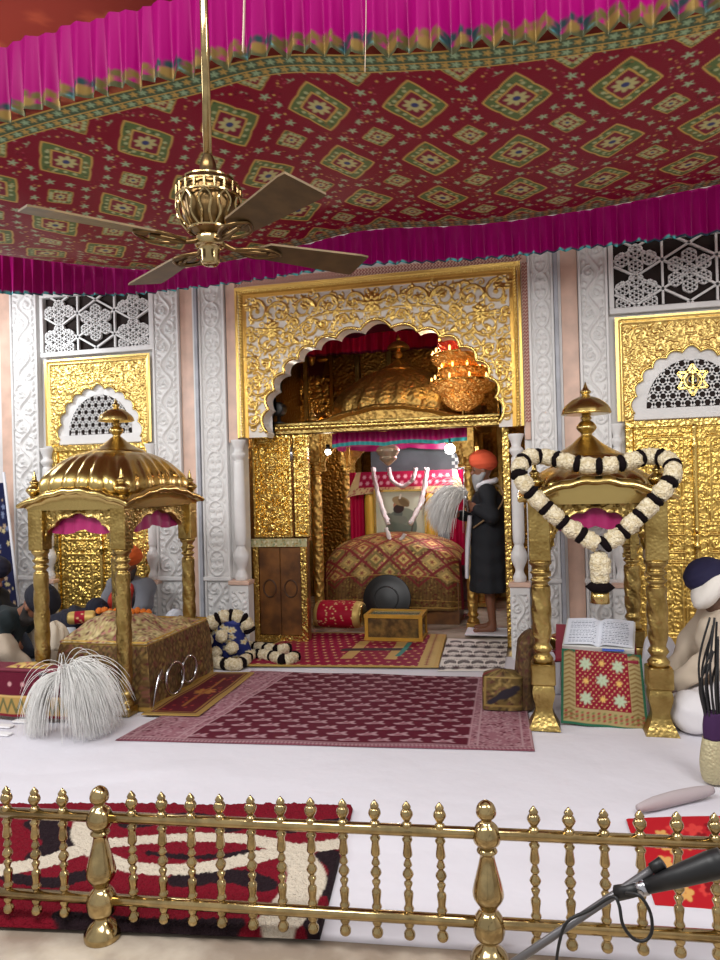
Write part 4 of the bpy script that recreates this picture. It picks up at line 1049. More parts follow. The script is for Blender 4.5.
cv = brocade(bx1-bx0, by1-by0, 5, base=(168, 148, 100), cols=((120, 50, 60), (206, 188, 140), (186, 170, 120), (104, 84, 54), (170, 110, 104))); U, Vv = cv.pts(); tx = U/cv.w*2-1; ty = Vv/cv.h*2-1
ed = np.clip(1-np.maximum(np.abs(tx), np.abs(ty))**8, 0, 1)
mound = .13*np.exp(-((tx+.35)/.75)**4)*np.exp(-((ty+.35)/.5)**4)+.05*np.exp(-((tx-.5)/.4)**2)*np.exp(-((ty-.1)/.6)**2)
Z = bz+.004-.015*(1-ed)+ed*(mound+.012*np.sin(tx*7+ty*5)+.008*np.sin(ty*17+tx*3))
obj('top_cloth', np.stack([bx0+U, by0+Vv, Z], -1).reshape(-1, 3), cv.F(), M['zari'], bed, col=cv.col())
# weapons hung against the skirt
def quoit(px, py, r, lab):
    p = at(px, py, 0); 
    d = ray(px, py); t = (bx1+.045-CAM[0])/d[0]; c = CAM+d*t; T = np.linspace(0, 2*PI, 32, endpoint=False)
    o = obj('steel_quoit', *tube(np.stack([np.full(32, c[0])+.01*np.cos(T), c[1]+r*np.cos(T), c[2]+r*np.sin(T)], 1), .011, 8, True), M['steel']); tag(o, lab, 'ring')
quoit(175, 678, .115, 'steel quoit ring on the brocade cover, nearer of the two rings'); quoit(189, 669, .10, 'steel quoit ring on the brocade cover, farther from the viewer')
d = ray(160, 690); c = CAM+d*((bx1+.05-CAM[0])/d[0])
o = obj('curved_dagger', *tube(smooth_path([c+[0, .04, .13], c+[.0, .0, .10], c+[0, -.06, .0], c+[0, -.10, -.11]]), [.012, .016, .014, .003], 8, flat=.4), M['steel']); tag(o, 'curved steel dagger against the brocade cover of the left bed', 'dagger')
# low red bench in front
cbx0, cbx1, cby0, cby1 = -4.15, -2.95, 4.22, 4.40
bn = empty('low_bench', ((cbx0+cbx1)/2, (cby0+cby1)/2, 0), 'low bench under a maroon cloth with zigzag gold hem, front left', 'bench')
cv = Canvas(cbx1-cbx0, .30, .007, (92, 12, 36))
cv.rect(0, 9, .02, .13, col=(186, 150, 86), metal=.45)
for k in range(18): cv.line([(k*.07, .03), (k*.07+.035, .115), (k*.07+.07, .03)], .008, col=(96, 96, 60))
cv.rect(0, 9, 0, .02, col=(120, 24, 40)); cv.rect(0, 9, .13, .14, col=(210, 176, 110), metal=.4)
for k in range(12): cv.ell(.05+k*.10, .22, .016, .016, col=(190, 140, 140))
U, Vv = cv.pts(); obj('cloth_skirt', np.stack([cbx0+U, cby0-.012+.006*np.sin(U*26)*(1-Vv/.3), -.06+.09+Vv], -1).reshape(-1, 3), cv.F(), M['zari'], bn, col=cv.col())
m = MB().box(cbx0, cbx1, cby0, cby1, .32, .35, .01); m.out('cloth_top', mat('maroon_cloth', (104, 14, 40), .7), bn, smooth=False)
obj('side_drape', *box(cbx1-.012, cbx1, cby0, cby1, .05, .32), mat('maroon_drape', (92, 12, 36), .7), bn, smooth=False)
for (x, y) in ((cbx0+.04, cby0+.03), (cbx1-.04, cby0+.03), (cbx0+.04, cby1-.03), (cbx1-.04, cby1-.03)): obj('leg', *box(x-.02, x+.02, y-.02, y+.02, -.008, .32, .004), M['wood'], bn, smooth=False)
p = at(30, 668, 4.3); 
cv = brocade(.30, .14, 9, base=(200, 168, 96)); U, Vv = cv.pts()
tag(obj('folded_brocade', np.stack([p[0]-.15+U, cby0+.02+Vv,   .353+.025*np.sin(PI*U/.3)*np.sin(PI*Vv/.14)], -1).reshape(-1, 3), cv.F(), M['zari'], col=cv.col()), 'folded gold brocade lying on the maroon cloth of the low bench', 'cloth')
for i, (x, y) in enumerate(((6, 727), (22, 722), (4, 735))):
    q_ = gr(x, y); tag(obj('paper_scrap', *box(q_[0]-.06, q_[0]+.05, q_[1]-.03, q_[1]+.03, .0, .012, .004), mat('paper', (226, 224, 226), .8) if i == 0 else bpy.data.materials['paper'], smooth=False), 'small white paper scrap on the floor under the low bench', 'paper', 'paper scraps under the bench')
# marigold strand and red bolster on the bed
def bed_z(x, y): 
    tx = (x-bx0)/(bx1-bx0)*2-1; ty = (y-by0)/(by1-by0)*2-1; return bz+.13*math.exp(-((tx+.35)/.75)**4)*math.exp(-((ty+.35)/.5)**4)
q0 = np.array([-3.34, 5.02, bed_z(-3.34, 5.02)+.045]); q1 = np.array([-2.98, 5.06, bed_z(-2.98, 5.06)+.04])
mg = empty('marigold_strand', (q0+q1)/2-[0, 0, .03], 'short strand of orange marigolds on the gold brocade top cloth', 'garland')
mo = mat('marigold', (214, 110, 24), .8, bump=1, bscale=160, kind='voronoi')
for k in range(10):
    V, F = ball(q0+(q1-q0)*k/8+[0, 0, .008*math.sin(k*2)], .026, 10, 7); obj('marigold', V+rng.normal(0, .002, V.shape), F, mo, mg)
def bolster(name, label, c, L, r, a, cvf, cat='cushion', sq=.8, parent_mat=None, ends=True):
    """a stuffed cushion with gathered ends, lying along angle a"""
    t = empty(name, (c[0], c[1], c[2]-r*sq), label, cat); cv = cvf(L, 2*PI*r)
    U, Vv = cv.pts(); th = Vv/r+PI/2; prof = np.clip(1-(np.abs(U/L*2-1))**6, 0, 1)**.4*.25+.75
    V = np.stack([U-L/2, r*prof*np.cos(th), r*sq*prof*np.sin(th)*(1+.0*U)], -1).reshape(-1, 3); obj('cover', rotz(V, a)+np.array(c), cv.F(), M['zari'], t, col=cv.col())
    for s in (-1, 1):
        V, F = ball((s*L/2, 0, 0), r*.76, 14, 8, (1, 1, 1)); V = (V-[s*L/2, 0, 0])*[.16, 1, sq]+[s*L/2, 0, 0]; obj('end_cap', rotz(V, a)+np.array(c), F, M['olgoldsm'] if ends else M['cloth'], t)
    return t
def cv_red(w, h):
    cv = Canvas(w, h, .007, (150, 10, 40)); 
    for k in range(int(w*h*320)): cv.ell(rng.uniform(0, w), rng.uniform(0, h), .009, .009, col=(220, 180, 130), metal=.3)
    cv.rect(w-.07, w, 0, h, col=(196, 168, 100), metal=.4); cv.rect(0, .05, 0, h, col=(196, 168, 100), metal=.4); return cv
bolster('bolster', 'small red and cream bolster at the head of the left bed, beside the turbaned bower', (-3.47, 4.98, .56), .20, .062, .5, cv_red)
cloth_heap('cream_cloth', 'cream cloth fold beside the red and cream bolster on the left bed', (-3.56, 4.78, .36), .10, .19, mat('cream_cotton', (206, 192, 172), .85, bump=.3, bscale=14), 5)
# blue satchel with flower garlands beside the bed
bc = gr(222, 664); 
bag = empty('cloth_satchel', (bc[0], bc[1], 0), 'blue printed cloth satchel with cream blossoms beside the left bed', 'bag')
cv = Canvas(1.0, .5, .008, (28, 36, 92))
for k in range(40): x, y = rng.uniform(0, 1), rng.uniform(0, .5); cv.star(x, y, .035, 5, col=(190, 180, 150), w=.6); cv.ell(x, y, .01, .01, col=(196, 150, 60))
U, Vv = cv.pts(); T = U*2*PI; q = Vv/.5; rx = .20*(1-.35*q**2)*(.6+.4*np.clip(q*6, 0, 1)); ry = .13*(1-.45*q**2)*(.6+.4*np.clip(q*6, 0, 1)); lump = 1+.06*np.sin(3*T+q*5)
obj('pouch', np.stack([bc[0]+.02+rx*np.cos(T)*lump, bc[1]+.12+ry*np.sin(T)*lump, .003+q*.36-.05*q*np.cos(T)], -1).reshape(-1, 3), cv.F(), M['pat'], bag, col=cv.col())
V, F = ball((bc[0]+.02, bc[1]+.12, .33), .14, 14, 8, (1, 1, 1)); V = (V-[bc[0]+.02, bc[1]+.12, .33])*[.95, .55, .35]+[bc[0]+.02, bc[1]+.12, .34]; obj('flap', V, F, mat('blue_cloth', (40, 50, 116), .8), bag)
Yb = bc[1]
gA = smooth_path([at(200, 650, Yb-.04), at(202, 634, Yb-.02), at(213, 622, Yb+.03), at(228, 616, Yb+.10), at(243, 619, Yb+.14), at(250, 632, Yb+.16)], 8)
garland('white and black flower garland draped over the blue satchel', gA, .062, 6)
gB = smooth_path([gr(212, 662, .05), gr(238, 664, .05), gr(252, 655, .05), gr(270, 656, .05), gr(285, 660, .05), gr(297, 656, .05)], 8)
garland('white and black flower garland trailing along the floor by the runner', gB, .052, 7)
gC = smooth_path([gr(246, 646, .05), gr(262, 648, .05), gr(278, 650, .05), gr(290, 648, .05)], 8)
garland('short white flower garland lying behind the trailing one', gC, .05, 4)
for i, (x, y, dz) in enumerate(((207, 640, .25), (216, 653, .12), (232, 648, .2), (222, 636, .1))):
    V, F = ball(at(x, y, Yb-.07), .055, 12, 8); tag(obj('flower_head', V+rng.normal(0, .004, V.shape), F, M['flower'], bag))

# ================================================================== LECTERN under the right canopy
lec = empty('lectern', (.37, 5.0, 0), 'low lectern under a crimson star cloth with gold border, inside the right canopy', 'lectern')
cv = Canvas(.50, .44, .006, (162, 144, 98), .2)
cv.frame(0, .50, 0, .44, .014, col=(40, 96, 70)); 
for k in range(60): cv.ell(.03+(k % 15)*.032, [.05, .035, .075, .06][k//15], .010, .006, .5, col=[(150, 40, 50), (110, 110, 60)][k % 2])
for k in range(16):
    for xx in (.05, .45): cv.line([(xx-.03, .03+k*.026), (xx, .043+k*.026), (xx+.03, .03+k*.026)], .004, col=(120, 90, 50), metal=.3)
cv.rect(.09, .41, .10, .44, col=(128, 6, 38))
for k in range(200): cv.ell(.10+(k % 20)*.0158, .11+(k//20)*.035+(.017 if k % 2 else 0), .0035, .0035, col=(226, 196, 130), metal=.3)
for x, y, c in ((.15, .36, 0), (.25, .37, 1), (.35, .36, 0), (.25, .27, 0), (.15, .26, 1), (.35, .26, 1), (.15, .16, 0), (.35, .16, 0), (.25, .16, 1)):
    cv.star(x, y, .038 if c == 0 else .018, 7, col=(176, 190, 160) if c == 0 else (220, 180, 100), metal=.2, w=.4)
U, Vv = cv.pts(); tq = Vv/.44; Xc = .14+U+.02*(.5-tq)*(U/.5-.5)*2; 
obj('front_cloth', np.stack([Xc, 4.70+.09*tq+.006*np.sin(U*30)*(1-tq),   .012+.45*tq-.03*(U/.5)], -1).reshape(-1, 3), cv.F(), M['zari'], lec, col=cv.col())
m = MB().box(.15, .58, 4.83, 5.2, .05, .40, .01); m.out('body', M['wood'], lec, smooth=False)
for x in (.18, .55):
    for y in (4.86, 5.17): obj('leg', *box(x-.02, x+.02, y-.02, y+.02, -.008, .06), M['wood'], lec, smooth=False)
# sloped top
def slab(name, c, sx, sy2, th, tilt, m_, parent, rz=0.0, bend=0.0):
    n = 14; V = []
    for zz in (1, 0):
        for i in range(n):
            for j in range(2):
                u = (i/(n-1)-.5)*sx; v = (j-.5)*sy2; z = zz*th+bend*math.exp(-(u/(sx*.16))**2)*-1+bend*.5*(abs(u)/(sx/2))**2*-1
                V.append((u, v*math.cos(tilt)-z*math.sin(tilt), v*math.sin(tilt)+z*math.cos(tilt)))
    g = gridF(n, 2); F = [tuple(f) for f in g.tolist()]+[tuple(k+2*n for k in f[::-1]) for f in g.tolist()]
    pr = [2*i for i in range(n)]+[2*i+1 for i in range(n-1, -1, -1)]
    for i in range(len(pr)): p, q = pr[i], pr[(i+1) % len(pr)]; F.append((p, q, q+2*n, p+2*n))
    return obj(name, rotz(np.array(V), rz)+np.array(c), F, m_, parent, smooth=30)
slab('sloped_top', (.37, 5.0, .445), .50, .44, .02, .32, mat('crimson_cloth', (140, 10, 44), .65, sheen=.2), lec, -.05)
# open book of script
bk = empty('open_book', (.35, 5.0, .49), 'large open book with printed pages on the crimson lectern cloth', 'book')
cvp = Canvas(.42, .32, .0045, (226, 230, 240))
for side_ in (0, 1):
    for r_ in range(13):
        x = .025+side_*.205
        while x < .185+side_*.205: l = rng.uniform(.008, .022); cvp.rect(x, min(x+l, .19+side_*.205), .03+r_*.0205, .0365+r_*.0205, col=(120, 130, 150)); x += l+.006
cvp.rect(.208, .212, 0, .32, col=(170, 176, 190))
U, Vv = cvp.pts(); tl = .36; u = U-.21; v = Vv-.16; zz = .035+.012*np.cos(u/.21*PI*.5)-.02*np.exp(-(u/.025)**2)
Pp = np.stack([u, v*math.cos(tl)-zz*math.sin(tl), v*math.sin(tl)+zz*math.cos(tl)], -1).reshape(-1, 3); bcn = np.array([.40, 5.0, .495])
obj('pages', rotz(Pp, -.16)+bcn, cvp.F(), M['pat'], bk, col=cvp.col())
slab('cover', bcn-[0, 0, .004], .44, .335, .03, tl, mat('page_block', (222, 220, 214), .8), bk, -.16)
obj('ribbon', *box(.40, .53, 4.79, 4.85, .452, .46), mat('blue_ribbon', (70, 100, 190), .6), bk, smooth=False)
# cushions and cloths round the lectern
def cv_gold(w, h):
    cv = brocade(w, h, 11, base=(180, 140, 78), n=2000)
    for k in range(int(w/.03)): cv.rect(k*.03, k*.03+.010, 0, h, col=(130, 70, 50), metal=.2)
    return cv
bolster('bolster', 'striped gold brocade bolster behind the left side of the open book', tuple(at(562, 640, 5.3)), .26, .07, 1.0, cv_gold)
bolster('bolster', 'dark crimson velvet bolster left of the open book', tuple(at(566, 655, 4.98)+[0, 0, 0]), .20, .05, .5, lambda w, h: Canvas(w, h, .01, (104, 8, 36)), ends=False)
wc = mat('white_cotton', (222, 220, 226), .85, bump=.3, bscale=14, bdist=.01)
cloth_heap('bundled_cloth', 'crumpled white cotton cloth bundle left of the lectern', (.13, 5.42, 0.0), .09, .30, wc, 1)
cloth_heap('bundled_cloth', 'crumpled white cotton cloth bundle behind the right post of the right canopy', (.86, 5.62, 0.0), .14, .36, wc, 2)
# brocade bundle leaning by the left foot of the right canopy
cv = brocade(.86, .30, 21, base=(112, 92, 54), n=1800, cols=((80, 50, 36), (160, 136, 84), (130, 110, 70), (66, 50, 32), (120, 84, 66))); cv.frame(.02, .30, .03, .26, .014, col=(150, 124, 72), metal=.35); cv.rect(.80, .86, 0, .30, col=(110, 26, 36))
cv.ell(.16, .13, .07, .035, .5, col=(44, 38, 46)); cv.ell(.215, .175, .026, .022, 0, col=(44, 38, 46)); cv.line([(.12, .11), (.06, .06)], .018, col=(44, 38, 46))
bn2 = gr(503, 714); bb = empty('brocade_bundle', (bn2[0], bn2[1], 0), 'brown and gold brocade bundle with dark bird motif beside the right canopy', 'bundle')
def wrap(name, cv, c, rx, ry, h, m_, a0, e, lean, fold):
    U, Vv = cv.pts(); q = Vv/cv.h; a = U/cv.w*2*PI; cl = np.clip((1.0-q)*7, .02, 1)**.5; kq = (np.abs(np.cos(a-a0))**e+np.abs(np.sin(a-a0))**e)**(-1/e)
    k = cl*(1+fold*np.sin(a*7+q*4)*(.3+.7*q))
    obj(name, np.stack([c[0]+rx*k*kq*np.cos(a-a0)+lean*q**1.5, c[1]+ry*k*kq*np.sin(a-a0), .014+h*q], -1).reshape(-1, 3), cv.F(), m_, bb, col=cv.col())
wrap('wrapped_block', cv, (bn2[0]-.005, bn2[1]+.10), .135, .075, .26, M['zari'], 2.55, 5.0, .01, .015)
cv = brocade(.7, .54, 22, base=(96, 74, 50), n=1500, cols=((70, 40, 34), (130, 104, 66), (104, 84, 58), (66, 50, 36), (90, 50, 46)))
wrap('draped_fold', cv, (bn2[0]+.14, bn2[1]+.17), .075, .12, .52, M['zari'], 2.2, 2.2, .05, .06)
# ================================================================== INSIDE THE SHRINE
YS = 6.75
TN[0] += 1; lt = empty('trim_%d' % TN[0], (CX, YS, 2.0), kind='structure')
zl = at(380, 424, YS)[2]
obj('lintel', *box(-2.72, -.16, YS, YS+.14, zl-.06, zl+.05, .006), M['olgold'], lt, smooth=False)
P = np.stack([np.linspace(-2.7, -.18, 240), np.full(240, YS-.005), np.full(240, zl+.0)], 1); V, F = tube(P, .03, 8); V = V.reshape(240, 8, 3); V = P[:, None]+(V-P[:, None])*(.6+.4*np.abs(np.sin(np.arange(240)*PI/5)))[:, None, None]
obj('rope_moulding', V.reshape(-1, 3), F, M['gold'], lt)
TN[0] += 1; jx = at(508, 540, YS)[0]
jb = empty('trim_%d' % TN[0], (jx, YS, 0), kind='structure')
obj('gilt_jamb', *box(jx-.03, jx+.035, YS+.02, YS+.10, 0, zl-.06, .006), M['goldemb'], jb, smooth=False)
# panelled rear wall: raised gilded mouldings and a floral niche panel
TN[0] += 1; pn = empty('trim_%d' % TN[0], (-2.9, 9.6, 1.5), kind='structure')
cv = Canvas(.62, 1.5, .012, (120, 84, 36), 1.0); GD = dict(col=(176, 130, 60), metal=1.0)
cv.frame(.0, .62, 0, 1.5, .05, h=.04, **GD); cv.ell(.31, .95, .2, .34, 0, .008, col=(70, 24, 22), metal=.5)
for k in range(9): a = k*PI/8; cv.ell(.31+.15*math.cos(a), .95+.24*math.sin(a), .07, .03, a, .03, **GD)
cv.ell(.31, 1.0, .05, .12, 0, .05, **GD); fill(cv, 260, 0, .25, .06, .7, lambda a, b: True, (.03, .05), .025, GD, .31)
pX = at(313, 390, 9.55); relief('niche_panel', cv, pX[0]-.36, 9.69, at(313, 420, 9.6)[2]-.1, M['relief'], pn)
for k, x in enumerate((-3.1, -2.35, -1.9, -.9, -.45, .3)): obj('moulding', *box(x, x+.07, 9.64, 9.7, 0, 3.75, .01), M['olgold'], pn, smooth=False)
# grey panel behind the throne
TN[0] += 1; o = obj('trim_%d' % TN[0], *box(-2.1, -.62, 9.40, 9.46, .0, 2.2), mat('slate_wall', (118, 120, 126), .5, var=.2, vscale=4), smooth=False); o['kind'] = 'structure'
TN[0] += 1; m = MB()
for i in range(12):
    for j in range(10):
        if (i+j) % 2: m.box(-1.02+i*.04, -.98+i*.04, 9.385, 9.40, 1.45+j*.045, 1.495+j*.045)
o = m.out('trim_%d' % TN[0], mat('white_tile', (220, 220, 216), .4), smooth=False); o['kind'] = 'structure'
# the great gilded canopy over the throne
sx0, sx1 = at(317, 500, 7.66)[0], at(470, 500, 7.66)[0]
gilt_canopy('great gilded domed canopy over the throne inside the shrine arch', sx0, sx1, 7.66, 9.0, 2.16, 1.80, 2.90, 2.4, .055, M['throne'], M['throne'], False, 1.0, arch_w=.43, bang=.20, name='throne_canopy', dome_base=.12, dome_w=.78, dome_q=1.9, eave=.10)
# magenta pelmet with teal fringe under the lintel
cv = Canvas(1.35, .14, .01, (150, 0, 84)); cv.rect(0, 2, 0, .03, col=(50, 140, 140)); U, Vv = cv.pts(); px0_ = at(332, 440, 6.97)[0]
tag(obj('silk_pelmet', np.stack([px0_+U, 6.97+.015*np.sin(U*60), zl-.20+Vv+.02*np.abs(np.sin(U*6))], -1).reshape(-1, 3), cv.F(), M['frill'], col=cv.col()), 'narrow magenta pelmet with teal fringe under the shrine lintel', 'pelmet')
cv = Canvas(2.5, .26, .012, (170, 6, 60)); cv.rect(0, 3, 0, .03, col=(90, 20, 50)); U, Vv = cv.pts(); p = at(300, 352, 9.2)
tag(obj('silk_pelmet', np.stack([p[0]+U, 9.2+.03*np.sin(U*40), at(380, 352, 9.2)[2]+Vv], -1).reshape(-1, 3), cv.F(), M['frill'], col=cv.col()), 'wide crimson pleated frill high on the rear of the shrine, behind the dome', 'pelmet')
cv = Canvas(2.9, .27, .03, (78, 12, 36)); U, Vv = cv.pts()
tag(obj('cloth_swag', np.stack([p[0]-.2+U, 9.12+.02*np.sin(U*9), at(380, 336, 9.1)[2]+Vv+.06*np.abs(np.sin(U*3.2))], -1).reshape(-1, 3), cv.F(), M['satin'], col=cv.col()), 'dark maroon scalloped cloth hung above the crimson frill in the shrine', 'cloth')
# chandelier of lit crystal tiers
CY = 7.30; cc = at(462, 370, CY); ch = empty('chandelier', tuple(cc), 'tall gold crystal chandelier glowing at upper right inside the shrine', 'chandelier')
cr = mat('lit_crystal', (255, 196, 110), .2, .7, bump=1.0, bscale=34, kind='voronoi', bdist=.03, emit=(255, 150, 50), estr=.10); cr2 = mat('lit_crystal_red', (255, 110, 80), .25, .5, bump=1.0, bscale=34, kind='voronoi', bdist=.03, emit=(255, 60, 50), estr=.10); cb_ = mat('candle_glow', (255, 220, 160), .3, emit=(255, 190, 100), estr=5)
obj('stem', *tube([cc+[0, 0, -.5], (cc[0], cc[1], 3.75)], .018, 8), M['goldsm'], ch)
for (py, r, mm) in ((342, .22, cr2), (355, .29, cr), (370, .23, cr), (382, .31, cr), (394, .20, cr)):
    z = at(462, py, CY)[2]; t_ = obj('tier', *tube([(cc[0]+r*math.cos(a), cc[1]+r*math.sin(a), z) for a in np.linspace(0, 2*PI, 40, endpoint=False)], .012, 6, True), M['goldsm'], ch)
    sk = dense([(r*.98, .01), (r*.95, -.06), (r*.7, -.12), (r*.3, -.17)], 4)
    obj('crystal_skirt', *lathe([(max(a, .01), b) for a, b in sk], 60, (cc[0], cc[1], z), lambda T, Z, R: R*(1+.10*np.sign(np.sin(T*15+Z*90)))), mm, t_)
    for k in range(10):
        a = k*PI/5; V, F = lathe([(.002, .03), (.009, .018), (.011, .0), (.007, -.018), (.002, -.03)], 8, (cc[0]+r*math.cos(a), cc[1]+r*math.sin(a), z+.03)); obj('candle_bulb', V*1.0, F, cb_, t_)
# small crystal lamp over the throne
lc = at(388, 453, 7.75); lp = empty('crystal_lamp', tuple(lc), 'small brass and crystal pendant lamp over the portrait', 'lamp')
obj('bowl', *lathe(dense([(.02, .10), (.09, .08), (.13, .04), (.12, -.0), (.09, -.04), (.10, -.06), (.05, -.11), (.01, -.14)], 4), 20, tuple(lc), lambda T, Z, R: R*(1+.08*np.sin(T*10))), mat('cut_glass', (226, 214, 190), .12, .5), lp)
obj('chain', *tube([lc+[0, 0, .06], lc+[0, 0, .28]], .008, 6), M['goldsm'], lp)
# bulbs
for (x, y, Y, r, lab) in ((450, 449, 7.0, .05, 'glaring white bulb under the shrine lintel at right'), (328, 452, 7.28, .03, 'small lit bulb by the left gilt column of the shrine')):
    c = at(x, y, Y); b = empty('light_bulb', tuple(c), lab, 'bulb'); obj('glass_globe', *ball(c, r, 16, 10), M['bulb'], b); obj('socket', *lathe([(.02, r*.8), (.022, r+.05)], 10, tuple(c)), M['black'], b)
# throne bed under a gold and maroon brocade
tx0, tx1 = at(321, 600, 7.8)[0], at(463, 600, 7.8)[0]; ty0, ty1 = 7.8, 8.4; zt0 = at(390, 610, 7.8)[2]; ztop = at(390, 532, 8.0)[2]
th = empty('throne_bed', ((tx0+tx1)/2, (ty0+ty1)/2, 0), 'high throne bed under a maroon and gold diamond brocade in the shrine', 'bed')
obj('base', *box(tx0+.05, tx1-.05, ty0+.06, ty1, -.012, zt0+.3), M['wood'], th, smooth=False)
wd_ = tx1-tx0; hf = ztop-zt0
cv = brocade(wd_, hf+.75, 31, base=(140, 112, 66), n=1500, metal=.35)
cv.rect(0, wd_, 0, hf*.50, col=(112, 84, 46), metal=.35)
for k in range(700): cv.ell(rng.uniform(0, wd_), rng.uniform(0, hf*.5), .012, .007, rng.uniform(0, 3), col=[(84, 60, 34), (150, 120, 66), (100, 30, 34)][k % 3], metal=.25)
dx_ = wd_/5.0
for k in range(-1, 6):
    for j in range(6):
        x, y = (k+.5+(.5 if j % 2 else 0))*dx_, hf*.50+.04+j*.16
        cv.line([(x-dx_/2, y), (x, y+.16), (x+dx_/2, y), (x, y-.16), (x-dx_/2, y)], .014, col=(124, 44, 44), metal=.1)
        cv.diamond(x, y, dx_*.33, .10, col=[(146, 70, 56), (162, 136, 84), (124, 108, 66)][(k+j) % 3], metal=.3); cv.diamond(x, y, dx_*.2, .06, col=(196, 166, 100), metal=.4); cv.star(x, y, .03, 6, col=(120, 30, 44))
for yy in (.03, .12, hf*.5): cv.rect(0, wd_, yy, yy+.014, col=(176, 140, 74), metal=.4)
for k in range(40): 
    cv.line([(k*wd_/40, .13), (k*wd_/40+.018, hf*.48)], .003, col=(84, 50, 34))
cv.rect(0, .03, 0, hf, col=(84, 20, 30)); cv.rect(wd_-.03, wd_, 0, hf, col=(84, 20, 30))
U, Vv = cv.pts(); s_ = U/wd_*2-1; arch_ = hf-.02-.17*np.abs(s_)**2.2-.07*np.abs(s_)**12
v = Vv; fr = hf*.93
Zl = np.where(v < fr, v/fr*.86, .86+.14*np.sin(np.clip((v-fr)/.45, 0, 1)*PI/2))
Zq = zt0+Zl*arch_; Yq = ty0+.012*np.sin(U*25)*(1-np.clip(v/fr, 0, 1))+np.where(v < fr, .05*(v/fr)**4, .05+(v-fr)*.66)-.0
Yq += .10*np.abs(s_)**8; Xq = (tx0+tx1)/2+s_*wd_/2*(1-.03*np.clip(v/fr, 0, 1.2)**2)
obj('brocade_drape', np.stack([Xq, Yq, Zq], -1).reshape(-1, 3), cv.F(), M['zari'], th, col=cv.col())
# shield, pillow and offering box before it
sc_ = at(387, 599, 7.62); sh_ = empty('round_shield', (sc_[0], sc_[1], .0), 'black round shield propped against the throne brocade', 'shield')
V, F = lathe(dense([(.26, .0), (.262, .012), (.24, .018), (.16, .035), (.05, .045), (.002, .047)], 4), 36); tl = math.radians(78)
Rx = lambda V: np.stack([V[:, 0], V[:, 1]*math.cos(tl)-V[:, 2]*math.sin(tl), V[:, 1]*math.sin(tl)+V[:, 2]*math.cos(tl)], 1)
obj('dish', Rx(V)+sc_, F, M['blackmetal'], sh_)
T = np.linspace(0, 2*PI, 40, endpoint=False); V, F = tube(np.stack([.13*np.cos(T), .13*np.sin(T), np.full(40, .036)], 1), .008, 6, True); obj('raised_ring', Rx(V)+sc_, F, M['blackmetal'], sh_)
pc = at(340, 614, 7.22); bolster('pillow', 'crimson dotted pillow with crinkled gold ends before the throne bed', tuple(pc), .50, .175, -.06, cv_red)
gpaint = mat('gilt_paint', (206, 156, 58), .35, .25, var=.1)
bxa, bxb = at(367, 640, 6.86)[0], at(421, 640, 6.86)[0]; oz = .02
ob = empty('offering_box', ((bxa+bxb)/2, 7.0, oz), 'low gilt-framed glass offering box on the crimson runner', 'box')
m = MB(); h_b = .235
for x in (bxa, bxb):
    for y in (6.86, 7.16): m.box(x-.018, x+.018, y-.018, y+.018, oz, oz+h_b)
m.out('corner_posts', gpaint, ob, smooth=False) if False else None
for x in (bxa, bxb):
    for y in (6.86, 7.16): obj('corner_post', *box(x-.018, x+.018, y-.018, y+.018, oz, oz+h_b, .003), gpaint, ob, smooth=False)
for z in (oz+.015, oz+h_b):
    fr_ = MB(); fr_.box(bxa-.022, bxb+.022, 6.838, 6.878, z-.015, z+.018).box(bxa-.022, bxb+.022, 7.142, 7.182, z-.015, z+.018).box(bxa-.022, bxa+.018, 6.878, 7.142, z-.015, z+.018).box(bxb-.018, bxb+.022, 6.878, 7.142, z-.015, z+.018); fr_.out('frame', gpaint, ob, smooth=False)
gp_ = mat('box_panel', (140, 110, 60), .15, .3, col2=(84, 66, 40), vscale=14)
obj('front_panel', *box(bxa, bxb, 6.852, 6.866, oz+.03, oz+h_b-.02), gp_, ob, smooth=False); obj('side_panel', *box(bxb-.006, bxb+.008, 6.88, 7.14, oz+.03, oz+h_b-.02), gp_, ob, smooth=False)
obj('glass_top', *box(bxa+.018, bxb-.018, 6.88, 7.14, oz+h_b-.004, oz+h_b+.004), mat('tinted_glass', (120, 130, 110), .06, .2), ob, smooth=False)
# hanging behind: crimson canopy cloth, side curtains, gilt bolsters and the portrait
hz1 = at(405, 471, 8.55); hz0 = at(405, 493, 8.55); hx0, hx1 = at(352, 480, 8.55)[0], at(462, 480, 8.55)[0]
cv = Canvas(hx1-hx0, hz1[2]-hz0[2], .008, (140, 12, 50)); w2, h2 = cv.w, cv.h
for k in range(14):
    for j in range(2): cv.star(.12+k*(w2-.24)/13+(.04 if j else 0), h2*.48+j*h2*.28, .024, 6, col=(196, 150, 156), w=.5)
cv.rect(0, w2, 0, h2*.30, col=(190, 166, 120), metal=.35); cv.rect(0, .10, 0, h2, col=(190, 166, 120), metal=.35); cv.rect(w2-.10, w2, 0, h2, col=(190, 166, 120), metal=.35)
for k in range(90): cv.ell(rng.uniform(0, w2), rng.uniform(0, h2*.28), .012, .008, 1, col=(140, 60, 60))
U, Vv = cv.pts(); s_ = U/w2*2-1; X = hx0+U+np.sign(s_)*np.abs(s_)**10*.06*(1-2*Vv/h2); Y = 8.55-.10*(1-Vv/h2)
tag(obj('embroidered_pelmet', np.stack([X, Y, hz0[2]+Vv-.05*np.abs(s_)**10*(1-Vv/h2)], -1).reshape(-1, 3), cv.F(), M['zari'], col=cv.col()), 'crimson embroidered pelmet with gold border above the portrait', 'pelmet')
